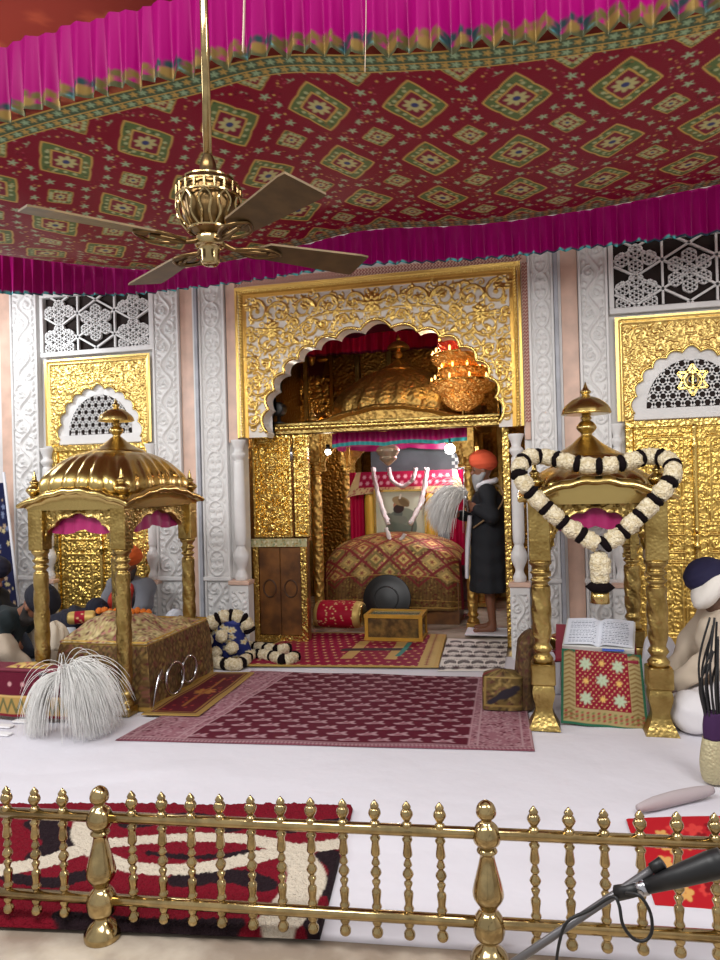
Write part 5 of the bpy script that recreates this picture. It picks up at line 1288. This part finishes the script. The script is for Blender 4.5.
for (a, b, nm) in ((350, 364, 'left'), (449, 464, 'right')):
    xa, xb = at(a, 515, 8.62)[0], at(b, 515, 8.62)[0]; cv = Canvas(xb-xa, hz1[2]-.55, .015, (176, 10, 60)); U, Vv = cv.pts()
    tag(obj('side_curtain', np.stack([xa+U, 8.64+.02*np.sin(U*70), .55+Vv], -1).reshape(-1, 3), cv.F(), M['satin'], col=cv.col()), 'magenta curtain strip hanging at the %s of the portrait' % nm, 'curtain')
for (a, b, nm) in ((365, 377, 'left'), (424, 437, 'right')):
    xa, xb = at(a, 515, 8.5)[0], at(b, 515, 8.5)[0]; zc0, zc1 = at(380, 537, 8.5)[2]-.2, at(380, 494, 8.5)[2]; V, F = lathe(dense([(.02, zc0), ((xb-xa)/2, zc0+.03), ((xb-xa)/2*1.04, (zc0+zc1)/2), ((xb-xa)/2, zc1-.03), (.02, zc1)], 6), 24, ((xa+xb)/2, 8.52, 0), lambda T, Z, R: R*(1+.05*np.sin(T*12)))
    tag(obj('upright_bolster', V, F, mat('gold_silk_%s' % nm, (216, 170, 64), .45, .3)), 'upright gold silk bolster at the %s side of the portrait' % nm, 'cushion')
a_, b_ = at(377, 535, 8.46), at(424, 491, 8.46); pw, ph = b_[0]-a_[0], b_[2]-a_[2]+.03
cv = Canvas(pw, ph, .006, (196, 200, 176)); sc2 = ph/.72; fx = pw*.52
cv.ell(fx, ph*.25, pw*.32, ph*.36, .1, col=(112, 122, 108)); cv.ell(fx+pw*.12, ph*.45, pw*.20, ph*.18, -.5, col=(132, 140, 122)); cv.ell(fx-pw*.06, ph*.52, pw*.09, ph*.10, 0, col=(96, 104, 96))
cv.ell(fx-pw*.04, ph*.70, pw*.12, ph*.115, .2, col=(170, 120, 90)); cv.ell(fx-pw*.05, ph*.625, pw*.115, ph*.095, .3, col=(60, 48, 44)); cv.ell(fx+pw*.0, ph*.79, pw*.185, ph*.10, -.25, col=(150, 130, 92)); cv.ell(fx+pw*.06, ph*.76, pw*.13, ph*.07, -.6, col=(120, 100, 70)); cv.line([(fx-pw*.02, ph*.86), (fx+.0, ph*.93)], .012, col=(230, 226, 210))
cv.line([(fx+pw*.05, ph*.38), (fx-pw*.2, ph*.42), (fx-pw*.25, ph*.48)], [.045, .03], col=(122, 128, 114)); cv.line([(fx+pw*.2, ph*.1), (fx+pw*.30, ph*.62)], .010, col=(90, 80, 70)); cv.rect(0, pw, 0, ph*.08, col=(120, 136, 120))
U, Vv = cv.pts(); pt_ = empty('portrait', (a_[0]+pw/2, 8.46, a_[2]-.03), 'painted portrait of a bearded turbaned figure in grey, hung with white garlands', 'picture')
obj('painting', np.stack([a_[0]+U, 8.45+0*U, a_[2]-.03+Vv], -1).reshape(-1, 3), cv.F(), M['pat'], pt_, col=cv.col())
m = MB(); z0_, z1_ = a_[2]-.03, b_[2]
for q_ in ((a_[0]-.025, a_[0], z0_-.025, z1_+.025), (b_[0], b_[0]+.025, z0_-.025, z1_+.025), (a_[0], b_[0], z1_, z1_+.025), (a_[0], b_[0], z0_-.025, z0_)): m.box(q_[0], q_[1], 8.435, 8.47, q_[2], q_[3])
m.out('picture_frame', M['goldsm'], pt_, smooth=False); obj('backing', *box(a_[0], b_[0], 8.455, 8.47, z0_, z1_), M['wood'], pt_, smooth=False)
gw = mat('white_jasmine', (226, 216, 212), .8, bump=.8, bscale=120)
def string(pts, r, lab):
    P = smooth_path([at(*p) for p in pts], 10); V, F = tube(P, r, 8); V = V+rng.normal(0, r*.16, V.shape); tag(obj('jasmine_string', V, F, gw), lab, 'garland')
string([(373, 468, 8.38), (377, 490, 8.32), (383, 510, 8.25), (388, 524, 8.15)], .028, 'white jasmine string down the left side of the portrait')
string([(427, 468, 8.38), (424, 490, 8.32), (419, 508, 8.25), (410, 524, 8.15)], .028, 'white jasmine string down the right side of the portrait')
string([(389, 468, 8.36), (392, 480, 8.34), (402, 486, 8.33), (412, 480, 8.34), (416, 468, 8.36)], .024, 'white jasmine loop slung across the crimson pelmet')
string([(386, 528, 8.0), (391, 541, 7.96), (398, 543, 7.95), (405, 534, 7.98)], .024, 'short white jasmine loop lying on the throne brocade')
# gilt shutters and the wooden cupboard at the left
gx0, gx1 = at(254, 490, 6.770)[0], at(292, 490, 6.770)[0]; gz0, gz1 = at(272, 537, 6.770)[2], zl-.07
sg = empty('gilt_shutter', ((gx0+gx1)/2, 6.780, gz0), 'embossed gilt folding shutter standing on the wooden cupboard', 'shutter')
def shut(name, x0, x1, y, extra):
    cv = Canvas(x1-x0, gz1-gz0, .0065, (196, 150, 70), 1.0); w3, h3_ = cv.w, cv.h; GG = dict(col=(214, 170, 84), metal=1.0)
    cv.frame(0, w3, 0, h3_, .02, h=.02, **GG)
    if extra: cv.frame(.07, w3-.10, .04, h3_-.06, .012, h=.02, **GG); cv.rect(.07, w3-.10, h3_*.40, h3_*.43, h=.02, **GG); cv.ell(w3*.45, .10, .05, .05, 0, .04, **GG); cv.rosette(w3*.45, h3_*.3, .05, 8, .025, **GG); cv.rosette(w3*.45, h3_*.68, .06, 8, .025, **GG)
    fill(cv, 700, 0, w3/2-.01, .02, h3_-.02, lambda a, b: True, (.012, .022), .012, GG, w3/2)
    panel3d(name, cv, (x0, y, gz0), (1, 0, 0), (0, -1, 0), M['goldemb'], sg, back=.03)
shut('wide_leaf', gx0, gx1, 6.770, True); shut('narrow_leaf', gx1+.02, at(309, 490, 6.800)[0], 6.800, False)
obj('hinge', *lathe([(.018, gz1-.25), (.018, gz1-.12)], 10, (gx1+.01, 6.750, 0)), M['steel'], sg)
cx0_, cx1_ = at(254, 590, 6.750)[0], at(307, 590, 6.750)[0]; cz = gz0-.02
cb = empty('cupboard', ((cx0_+cx1_)/2, 6.870, 0), 'narrow dark wooden cupboard with gilt frame and fringed top cloth', 'cupboard')
obj('body', *box(cx0_+.01, cx1_-.01, 6.780, 6.900, -.012, cz-.03, .004), M['wood'], cb, smooth=False)
for q_ in ((cx0_, cx0_+.055, .0, cz-.03), (cx1_-.06, cx1_, .0, cz-.03), (cx0_+.055, cx1_-.06, .0, .07), (cx0_+.055, cx1_-.06, cz-.08, cz-.03)): obj('gilt_frame', *box(q_[0], q_[1], 6.745, 6.790, q_[2], q_[3], .004), M['goldemb'], cb, smooth=False)
xm = (cx0_+cx1_)/2
for i, (a, b) in enumerate(((cx0_+.058, xm-.003), (xm+.003, cx1_-.063))):
    dr = obj('door', *box(a, b, 6.762, 6.780, .072, cz-.083, .004), M['wood'], cb, smooth=False); c = ((a+b)/2, 6.758, cz*.52); T = np.linspace(0, 2*PI, 28, endpoint=False)
    obj('ring_motif', *tube(np.stack([c[0]+.065*np.cos(T), np.full(28, 6.758), c[2]+.085*np.sin(T)], 1), .008, 6, True), mat('carved_wood_%d' % i, (70, 42, 20), .5), dr)
cv = Canvas(cx1_-cx0_+.03, .08, .007, (176, 170, 130), .2)
for k in range(90): cv.ell(rng.uniform(0, .6), rng.uniform(0, .08), .010, .006, rng.uniform(0, 3), col=[(110, 130, 100), (220, 210, 180), (150, 120, 60)][k % 3])
U, Vv = cv.pts(); obj('fringed_cloth', np.stack([cx0_-.015+U, 6.735-.004*np.sin(U*50), cz-.075+Vv], -1).reshape(-1, 3), cv.F(), M['zari'], cb, col=cv.col()); obj('top', *box(cx0_-.015, cx1_+.015, 6.740, 6.910, cz-.03, cz-.0, .004), M['olgold'], cb, smooth=False)
# little black spotlight on the lintel
k_ = at(279, 428, 6.810); sp_ = empty('spotlight', (k_[0], k_[1], zl+.05), 'small black spotlight standing on the shrine lintel at left', 'spotlight')
obj('bracket', *lathe([(.055, zl+.05), (.055, zl+.07), (.02, zl+.08), (.02, zl+.14)], 12, (k_[0], 6.820, 0)), M['black'], sp_); V, F = lathe(dense([(.05, -.08), (.07, -.06), (.07, .05), (.045, .085)], 3), 16); obj('lamp_head', np.stack([V[:, 0], V[:, 2], V[:, 1]], 1)+[k_[0], 6.820, zl+.20], F, M['black'], sp_)
# floral blue hanging and pole at the far left
cv = Canvas(.62, 1.35, .009, (22, 26, 62))
for k in range(130): x, y = rng.uniform(0, .62), rng.uniform(0, 1.35); cv.star(x, y, rng.uniform(.012, .03), 5, col=[(196, 180, 130), (120, 130, 160), (176, 150, 120)][k % 3], w=.5, a0=k)
U, Vv = cv.pts(); p_ = at(16, 590, 5.9)
hg = empty('floral_banner', (p_[0]-.3, 5.9, 0), 'navy floral cloth on a slim white pole at the far left', 'banner')
obj('cloth', np.stack([p_[0]-.60+U-.10*(Vv/1.35), 5.92+.03*np.sin(U*16), .30+Vv], -1).reshape(-1, 3), cv.F(), M['pat'], hg, col=cv.col())
obj('pole', *tube([(p_[0]+.10, 5.88, -.008), (p_[0]-.09, 5.88, 1.75)], .014, 8), mat('white_pole', (210, 210, 216), .4), hg)
# white cloth the standing attendant stands on
q_ = gr(488, 634)
m = MB().box(q_[0]-.22, q_[0]+.26, q_[1]-.17, q_[1]+.18, .012, .03, .008); tag(m.out('foot_cloth', wc, smooth=False), 'folded white cloth under the feet of the standing attendant', 'cloth')
# ================================================================== PEOPLE
def rot_ypr(yaw, pitch=0.0, roll=0.0):
    cy, sy2 = math.cos(yaw), math.sin(yaw); cp, sp = math.cos(pitch), math.sin(pitch); cr_, sr = math.cos(roll), math.sin(roll)
    Rz = np.array([[cy, -sy2, 0], [sy2, cy, 0], [0, 0, 1]]); Ry = np.array([[cp, 0, sp], [0, 1, 0], [-sp, 0, cp]]); Rx = np.array([[1, 0, 0], [0, cr_, -sr], [0, sr, cr_]])
    return Rz@Ry@Rx
def xf(prims, R, c):
    out = []; c = np.array(c, float)
    for p in prims:
        if p[0] == 'c': out.append(('c', R@np.array(p[1])+c, R@np.array(p[2])+c, p[3], p[4]))
        else: out.append(('e', R@np.array(p[1])+c, p[2], R if len(p) < 4 else R@p[3]))
    return out
HEAD = [('e', (0, 0, .025), (.098, .078, .110)), ('e', (.035, 0, -.055), (.062, .056, .062)), ('c', (.092, 0, .015), (.116, 0, -.022), .010, .017), ('c', (.085, -.03, .03), (.085, .03, .03), .014, .014),
        ('e', (.0, .080, -.01), (.020, .012, .032)), ('e', (.0, -.080, -.01), (.020, .012, .032)), ('c', (.09, -.018, -.055), (.09, .018, -.055), .009, .009), ('c', (.088, -.016, -.068), (.088, .016, -.068), .009, .009), ('e', (.075, 0, -.095), (.025, .028, .02))]
def hand(w, d, n, curl=.8):
    """prims of a hand: wrist w, finger direction d, palm normal n"""
    w = np.array(w, float); d = np.array(d, float)/np.linalg.norm(d); n = np.array(n, float); n = n-d*(n@d); n /= np.linalg.norm(n); s = np.cross(n, d); P = [('e', w+d*.045, (.05, .04, .018), np.stack([d, s, n], 1))]
    for i, (o, L) in enumerate(((-.030, .072), (-.010, .082), (.011, .076), (.031, .060))):
        b = w+d*.085+s*o; a = b+(d*math.cos(curl*.4)+n*math.sin(curl*.4))*L*.45; e = a+(d*math.cos(curl*1.3)+n*math.sin(curl*1.3))*L*.32; f = e+(d*math.cos(curl*2.2)+n*math.sin(curl*2.2))*L*.25
        P += [('c', b, a, .0095, .009), ('c', a, e, .009, .008), ('c', e, f, .008, .007)]
    t0 = w+d*.03-s*.03; t1 = t0+(-s*.6+d*.5+n*.4)*.045; t2 = t1+(d*.8+n*.5)*.032
    return P+[('c', t0, t1, .013, .011), ('c', t1, t2, .011, .009)]
def turban(name, c, R, rad, m_, parent, ridges=9, peak=.25, phase=0.0):
    nu, nv = 72, 40; U, Vv = np.meshgrid(np.linspace(0, 2*PI, nu, endpoint=False), np.linspace(0, PI, nv)); el = np.cos(Vv)
    k = 1+.035*np.abs(np.sin(ridges*.5*(el*1.6+peak*np.cos(U)*1.8)+phase))+.03*np.sin(U*1+el*3)
    x, y, z = rad[0]*k*np.sin(Vv)*np.cos(U), rad[1]*k*np.sin(Vv)*np.sin(U), rad[2]*k*el
    z = z-.15*z*(z < 0)
    V = np.stack([x, y, z], -1).reshape(-1, 3)@R.T+np.array(c); return obj(name, V, gridF(nv, nu, cu=True), m_, parent, local=True)
def cm(name, c, **k): return mat(name, c, .85, bump=.25, bscale=22, bdist=.008, **k)
def person(label, loc, facing, pose, robe, turb, beard=(120, 112, 106), skin='skindk', lap=None, shirt=None, lean=.3, nod=.3, turn=0.0, scarf=None, turb2=None, vox=.011):
    t = empty('person', loc, label, 'person', rz=facing); K = lambda nm, c: cm('%s_%d' % (nm, id(t) % 99991), c)
    if pose == 'stand':
        hip = np.array([0, 0, .92]); neck = np.array([.02, 0, 1.50]); chest = np.array([0, 0, 1.28]); dz = np.array([0, 0, 1.])
        legs = []
        for s in (1, -1): legs += [('c', (0, s*.09, .92), (.01, s*.085, .50), .085, .058), ('c', (.01, s*.085, .50), (-.02, s*.085, .09), .056, .036), ('e', (-.01, s*.085, .05), (.05, .038, .045)), ('c', (.0, s*.085, .035), (.14, s*.095, .024), .034, .022), ('e', (.15, s*.085, .02), (.03, .018, .016)), ('e', (.145, s*.115, .018), (.022, .016, .014))]
        arms = {1: [(0, .185, 1.42), (-.04, .255, 1.17), (.11, .235, 1.26)], -1: [(0, -.185, 1.42), (.06, -.24, 1.14), (.30, -.06, 1.18)]}
    else:
        dz = np.array([math.sin(lean), 0, math.cos(lean)]); hip = np.array([0, 0, .15 if pose == 'sit' else .30]); chest = hip+dz*.36; neck = hip+dz*.55; legs = []
        fwd = np.array([math.cos(lean), 0, -math.sin(lean)])
        for s in (1, -1):
            if pose == 'sit': kn = np.array([.33, s*.30, .12]); an = np.array([.34, -s*.02, .06])
            else: kn = np.array([.30, s*.13, .08]); an = np.array([-.14, s*.11, .05])
            legs += [('c', hip+[0, s*.09, 0], kn, .085, .06), ('c', kn, an, .055, .036), ('e', an+[-.05 if pose != 'sit' else .05, 0, -.01], (.10, .04, .035))]
        sh = {s: chest+dz*.11+[0, s*.18, 0] for s in (1, -1)}
        if pose == 'sit': arms = {s: [sh[s], sh[s]*.45+np.array([.12, s*.14, .18])+fwd*.02, np.array([.38, s*.09, .22])] for s in (1, -1)}
        else: arms = {s: [sh[s], sh[s]+np.array([.10, s*.05, -.20]), np.array([sh[s][0]+.30, s*.10, .05])] for s in (1, -1)}
    hc = neck+(dz*.6+np.array([math.sin(lean+nod)*.4, 0, math.cos(lean+nod)*.4]) if pose != 'stand' else np.array([.15, 0, 1]))*.135
    Rh = rot_ypr(turn, (lean if pose != 'stand' else 0)+nod)
    body = xf(HEAD, Rh, hc)+[('c', neck-dz*.06, hc-dz*.05, .055, .055), ('c', hip, chest, .13, .135), ('c', chest+dz*.10+[0, -.15, 0], chest+dz*.10+[0, .15, 0], .06, .06)]+legs
    for s in (1, -1):
        a, b, c = [np.array(q, float) for q in arms[s]]; body += [('c', a, b, .05, .042), ('c', b, c, .040, .026)]; d = c-b; body += hand(c, d+np.array([0, -s*.06, -.02]), (0, -s, -.3) if pose == 'stand' else (0, -s*.4, -1), 1.0 if pose == 'stand' else .6)
    V, F = sdf_mesh(body, vox*.85, .018); obj('body', V, F, M[skin], t, local=True)
    for s in (1, -1): V, F = ball((.083, s*.031, .012), .013, 10, 6); obj('eye', V@Rh.T+hc, F, M['eye'], t, local=True)
    # beard
    if beard: V, F = sdf_mesh(xf([('e', (.065, 0, -.085), (.055, .066, .06)), ('e', (.07, 0, -.15), (.045, .05, .08)), ('c', (.0, .07, -.03), (.05, .05, -.09), .022, .03), ('c', (.0, -.07, -.03), (.05, -.05, -.09), .022, .03), ('c', (.098, -.03, -.045), (.098, .03, -.045), .010, .010)], Rh, hc), .007, .03); obj('beard', V, F, K('beard', beard), t, local=True)
    turban('turban', hc+Rh@np.array([-.018, 0, .085]), Rh@rot_ypr(0, -.25), (.142, .132, .118), K('turban', turb), t)
    if turb2: turban('turban_band', hc+Rh@np.array([.03, .045, .035]), Rh@rot_ypr(0, .35, .25), (.150, .120, .088), K('turban_band', turb2), t, ridges=5)
    rb = [('c', hip, chest, .165, .165), ('c', chest+dz*.12+[0, -.16, 0], chest+dz*.12+[0, .16, 0], .082, .082), ('c', chest, neck-dz*.05, .14, .075)]
    for s in (1, -1):
        a, b, c = [np.array(q, float) for q in arms[s]]; c2 = b+(c-b)*.86
        if shirt is None: rb += [('c', a, b, .078, .066), ('c', b, c2, .066, .055)]
        else: rb += [('c', a, a+(b-a)*.8, .080, .07)]
    fold = lambda P: .009*np.sin(P[..., 0]*30+P[..., 1]*34+P[..., 2]*12)+.004*np.sin(P[..., 2]*50+P[..., 1]*22)
    if pose == 'stand':
        for s in (1, -1): rb += [('c', (0, s*.05, 1.0), (.0, s*.07, .30), .155, .185)]
        rb += [('c', (.0, 0, .8), (0, 0, .3), .17, .20)]
        fold = lambda P: .010*np.sin(np.arctan2(P[..., 1], P[..., 0])*11)*np.clip(1.1-P[..., 2], 0, 1)+.004*np.sin(P[..., 2]*40+P[..., 1]*25)
        V, F = sdf_mesh(rb, vox, .05, cuts=[((0, 0, -1), -.41)], fold=fold)
    else: V, F = sdf_mesh(rb, vox, .05, cuts=[((0, 0, -1), -.02)], fold=fold)
    obj('robe', V, F, K('robe', robe), t, local=True)
    if shirt is not None:
        sl = []
        for s in (1, -1):
            a, b, c = [np.array(q, float) for q in arms[s]]; sl += [('c', a+(b-a)*.6, b, .080, .085), ('c', b, b+(c-b)*.86, .085, .06)]
        V, F = sdf_mesh(sl, vox, .03, fold=fold); obj('sleeves', V, F, K('shirt', shirt), t, local=True)
    if pose != 'stand':
        lp_ = []
        for s in (1, -1):
            if pose == 'sit': kn = np.array([.33, s*.30, .12]); an = np.array([.36, s*.04, .08]); lp_ += [('c', hip+[0, s*.08, -.02], kn, .145, .112), ('c', kn, an, .105, .075)]
            else: lp_ += [('c', hip+[0, s*.08, -.03], np.array([.30, s*.13, .10]), .15, .10), ('c', np.array([.30, s*.13, .10]), np.array([-.14, s*.11, .08]), .09, .08)]
        V, F = sdf_mesh(lp_, vox, .07, cuts=[((0, 0, -1), -.012)], fold=fold); obj('trousers', V, F, K('lap', lap or robe), t, local=True)
    if scarf: V, F = tube(smooth_path([chest+fwd*.19+dz*(-.2)+[0, .07, 0], chest+fwd*.17+dz*.05+[0, .09, 0], neck+[-.05, .0, .0], chest+fwd*.17+dz*.05+[0, -.09, 0], chest+fwd*.19-dz*.2+[0, -.07, 0]]), .035, 10); obj('scarf', V, F, K('scarf', scarf), t, local=True)
    return t
# attendant standing by the throne
q_ = gr(491, 633); man = person('barefoot person in long black robe and orange turban waving a whisk by the throne', (q_[0], q_[1], .022), PI+.05, 'stand', (24, 26, 32), (222, 92, 58), beard=(150, 150, 152), turn=.15, nod=.12)
obj('collar', *tube(smooth_path([(.09, .05, 1.47), (.03, .11, 1.50), (-.07, .08, 1.52), (-.09, 0, 1.53), (-.07, -.08, 1.52), (.03, -.11, 1.5), (.09, -.05, 1.47)]), .028, 8), wc, man, local=True)
obj('shoulder_strap', *tube(smooth_path([(-.02, -.12, 1.51), (-.12, .02, 1.46), (-.16, .12, 1.36), (-.10, .215, 1.24), (.03, .225, 1.14), (.14, .14, 1.06)]), .018, 8, flat=.5), mat('tan_strap', (150, 120, 84), .7), man, local=True)
obj('under_robe', *tube(smooth_path([(.175, .09, 1.18), (.20, .10, .95), (.215, .11, .70), (.22, .11, .55)]), [.05, .06, .05, .045], 12, flat=.45), wc, man, local=True)
obj('under_shirt', *box(.10, .19, -.02, .17, .38, .60, .02), wc, man, local=True) if False else None
def strands(root, aim, L, n, spread, grav, seed, r0):
    R = np.random.default_rng(seed); root = np.array(root, float); aim = np.array(aim, float)/np.linalg.norm(aim)
    Vs = []; Fs = []; nn = 0; K = 11
    for i in range(n):
        d = aim+R.normal(0, 1, 3)*np.array(spread); d /= np.linalg.norm(d); l = L*R.uniform(.75, 1.05); p = root+R.normal(0, .012, 3); P = [p]; v = d.copy(); gk = grav*R.uniform(.85, 1.15)
        for k in range(K-1):
            v = v+np.array([0, 0, -gk])+R.normal(0, .015, 3); v /= np.linalg.norm(v); p = p+v*l/(K-1); p = np.array([p[0], p[1], max(p[2], .012)]); P.append(p)
        V, F = tube(smooth_path(P, 2), [r0*1.2, r0*1.2, r0*.4], 3); Vs.append(V); Fs += [tuple(a+nn for a in f) for f in F]; nn += len(V)
    return np.concatenate(Vs), Fs
def whisk(label, root, aim, L, n, spread, grav, handle, seed, r0=.0022):
    """a fly whisk of long white hair"""
    root = np.array(root, float); t = empty('fly_whisk', tuple(root), label, 'whisk')
    h = obj('hair', *strands(root, aim, L, n, spread, grav, seed, r0), M['hair'], t); h['kind'] = 'stuff'
    hd = np.array(handle, float); obj('handle', *tube([root, root+hd*.35, root+hd], [.022, .017, .02], 10), M['steel'], t)
    return t
def whisk_extra(t, *a):
    h = obj('fringe_hair', *strands(*a), M['hair'], t); h['kind'] = 'stuff'
R_ = rot_ypr(PI+.05); mw_ = lambda p: R_@np.array(p)+np.array([q_[0], q_[1], .022])
hp = mw_((.195, .225, 1.285))
whisk('white hair fly whisk held out by the black-robed attendant', hp+[-.02, -.03, .12], (-.42, -.16, .16), .50, 1300, (.26, .16, .30), .25, hp-(hp+[-.02, -.03, .12])-[-.01, 0, .06], 5, r0=.0022)
wq = at(64, 676, 4.10)
wk = whisk('large white hair fly whisk drooping over the low bench, front left', wq, (.66, -.20, .60), .55, 1700, (.22, .20, .13), .30, (-.22, .06, -.02), 6, r0=.0019)
whisk_extra(wk, wq, (-.25, -.30, .20), .48, 330, (.30, .20, .20), .42, 8, .0015)
# seated and bowing people
person('person seated at right edge in cream robe, navy and white turban', (1.20, 5.02, 0), PI+.10, 'sit', (206, 190, 170), (26, 22, 58), beard=(110, 84, 70), lap=(214, 210, 212), lean=.10, nod=.55, turb2=(226, 220, 212), turn=.15)
person('person in dark green robe and navy turban bowing beside the left bed', (-4.40, 4.86, 0), .05, 'kneel', (18, 30, 34), (8, 9, 26), lap=(20, 30, 34), shirt=(170, 154, 136), lean=1.0, nod=.15, beard=(40, 34, 32))
a_ = at(6, 590, 5.5); person('person in navy turban seated at far left edge before the floral cloth', (a_[0]-.36, 5.50, 0), .0, 'sit', (30, 34, 44), (18, 18, 40), lean=.30, nod=.2, beard=(30, 26, 26))
a_ = at(130, 578, 6.05); person('person in grey coat with orange turban behind the left bed', (a_[0]-.07, 6.24, 0), -PI/2-.1, 'sit', (120, 122, 130), (232, 104, 40), lean=.12, nod=.15, scarf=(190, 50, 36), beard=(60, 50, 46))
a_ = at(96, 620, 6.0); p_ = person('person in navy bowing behind the left bed, at left of the orange turban', (a_[0]-.46, 6.02, 0), -.25, 'kneel', (30, 32, 48), (24, 26, 44), shirt=(200, 206, 216), lean=1.22, nod=.1, beard=None); p_.scale = (.8, .8, .8)
a_ = at(192, 620, 6.0); p_ = person('person in white and navy bowing behind the rear post of the left canopy', (a_[0]+.22, 6.02, 0), PI-.25, 'kneel', (40, 46, 86), (206, 208, 216), shirt=(206, 206, 214), lean=1.3, nod=.1, beard=None); p_.scale = (.66, .66, .66)

# ================================================================== MICROPHONE AND TASSELLED SLEEVE
YM = 1.62
ms = empty('microphone_stand', tuple(at(470, 985, YM)*[1, 1, 0]+[0, 0, -.012]), 'grey microphone boom stand in front of the brass railing, lower right', 'stand')
b0, b1 = at(455, 1002, YM), at(660, 864, YM-.02)
obj('boom', *tube([b0, b1], .0085, 12), mat('grey_tube', (112, 110, 112), .35, .6), ms)
obj('boom_tip', *tube([b0+(b1-b0)*.965, b0+(b1-b0)*1.012], .0125, 10), M['black'], ms)
pv = b0+(b1-b0)*.08; pole_top = pv
obj('upright', *tube([(pv[0], pv[1]+.02, -.0), (pv[0], pv[1]+.02, pv[2]+.05)], .011, 12), M['blackmetal'], ms); obj('clutch', *ball((pv[0], pv[1]+.01, pv[2]), .03, 12, 8), M['black'], ms)
for k in range(3):
    a = k*2*PI/3+.4; obj('leg', *tube([(pv[0], pv[1]+.02, .07), (pv[0]+.28*math.cos(a), pv[1]+.02+.28*math.sin(a)*.8, -.002)], .009, 8), M['blackmetal'], ms)
m1 = at(640, 889, YM-.03); m0 = at(617, 893, YM-.01)
obj('mic_clip', *tube([m0, m0*.5+m1*.5, m1], [.016, .015, .013], 10), M['black'], ms)
mc = empty('microphone', tuple(m1), 'black handheld microphone clipped to the boom', 'microphone')
m2 = at(724, 861, YM-.05); m3 = at(752, 852, YM-.055)
obj('handle', *tube([m1+(m2-m1)*.08, m1+(m2-m1)*.5, m1+(m2-m1)*.85, m2], [.014, .022, .027, .026], 16), M['black'], mc); obj('ring', *tube([m1-(m2-m1)*.02, m1+(m2-m1)*.08], .0155, 14), M['steel'], mc); V, F = ball(m3, .034, 16, 10); obj('grille', V, F, mat('mic_mesh', (40, 40, 44), .4, .8, bump=.8, bscale=300), mc)
cab = [at(*p) for p in ((626, 893, YM-.04), (640, 896, YM-.06), (650, 912, YM-.06), (652, 930, YM-.06), (646, 940, YM-.06), (634, 939, YM-.06), (623, 925, YM-.06), (619, 905, YM-.05), (612, 897, YM-.04), (590, 910, YM-.03), (568, 921, YM-.03), (560, 940, YM-.03), (556, 966, YM-.02), (553, 1010, YM))]
tag(obj('cable', *tube(smooth_path(cab, 6), .0035, 8), M['black']), 'thin black cable looped from the microphone boom', 'cable')
# tasselled sleeve at the right edge
tq = gr(712, 783); ts = empty('tasselled_sleeve', (tq[0], tq[1], .0), 'purple and gold cloth sleeve hung with black cords at the right edge', 'sleeve')
z1, z2, z3 = at(712, 738, tq[1])[2], at(712, 712, tq[1])[2], at(718, 640, tq[1])[2]
cx_, cy_ = tq[0]+.01, tq[1]
obj('gold_end', *lathe(dense([(.02, 0.0), (.055, .02), (.066, z1*.5), (.05, z1)], 4), 20, (cx_, cy_, 0), lambda T, Z, R: R*(1+.04*np.sin(T*6))), mat('pale_brocade', (186, 176, 140), .5, .35, bump=.6, bscale=80, kind='voronoi'), ts)
obj('purple_band', *lathe(dense([(.05, z1), (.052, (z1+z2)/2), (.042, z2)], 4), 20, (cx_+.005, cy_, 0), lambda T, Z, R: R*(1+.05*np.sin(T*6))), cm('purple_velvet', (54, 18, 66)), ts)
for k in range(12):
    a = k*PI/6; r = .035; bz = z3+.12*math.sin(k*2.3); obj('cord', *tube(smooth_path([(cx_+r*math.cos(a), cy_+r*math.sin(a), z2-.02), (cx_+1.25*r*math.cos(a)-.012, cy_+1.25*r*math.sin(a), (z2+bz)/2), (cx_+.02+.5*r*math.cos(a), cy_+.5*r*math.sin(a), bz)]), .0055, 6), M['black'], ts)
# ================================================================== LIGHT
def area(name, loc, tgt, sx, sy_, power, col=(1, 1, 1)):
    l = bpy.data.lights.new(name, 'AREA'); l.shape = 'RECTANGLE'; l.size = sx; l.size_y = sy_; l.energy = power; l.color = col
    o = bpy.data.objects.new(name, l); COL.objects.link(o); o.location = loc
    o.rotation_euler = (Vector(tgt)-Vector(loc)).to_track_quat('-Z', 'Y').to_euler(); return o
def point(name, loc, power, r=.05, col=(1, 1, 1)):
    l = bpy.data.lights.new(name, 'POINT'); l.energy = power; l.shadow_soft_size = r; l.color = col
    o = bpy.data.objects.new(name, l); COL.objects.link(o); o.location = loc; return o
area('hall_fill', (-1.6, .6, 4.1), (-1.6, 4.6, .4), 3.0, .8, 150, (1, .985, .97))  # unseen area lights added in front and at both sides to fill the hall
area('hall_fill', (1.8, 1.6, 3.6), (-.4, 6.0, 1.4), 1.2, 1.2, 60, (1, .985, .97))
area('hall_fill', (-5.2, 2.4, 3.2), (-3.0, 6.0, 1.2), 1.2, 1.2, 70, (.95, .98, 1.0))
area('door_lamp', (-5.4, 5.3, 3.3), (-4.2, 6.5, 2.2), .5, .3, 22, (.92, .97, 1.0))
point('shrine_bulb_light', (-.95, 8.3, 1.95), 40, .06)
point('chandelier_light', (-.9, 7.35, 2.85), 20, .12, (1, .72, .42))
point('shrine_lamp', (-2.4, 8.2, 2.2), 26, .06, (1, .9, .75))
area('hall_fill', (-3.5, 3.6, 3.75), (-3.5, 3.9, 4.3), 2.5, .5, 4.5, (1, .98, .95))  # uplight added above the canopy to brighten the red ceiling, no fitting there
w = bpy.data.worlds.new('world'); SC.world = w; w.use_nodes = True
w.node_tree.nodes['Background'].inputs['Color'].default_value = (.98, .97, .97, 1); w.node_tree.nodes['Background'].inputs['Strength'].default_value = .55
SC.cycles.max_bounces = 6; SC.cycles.use_denoising = True
SC.view_settings.exposure = 0.12
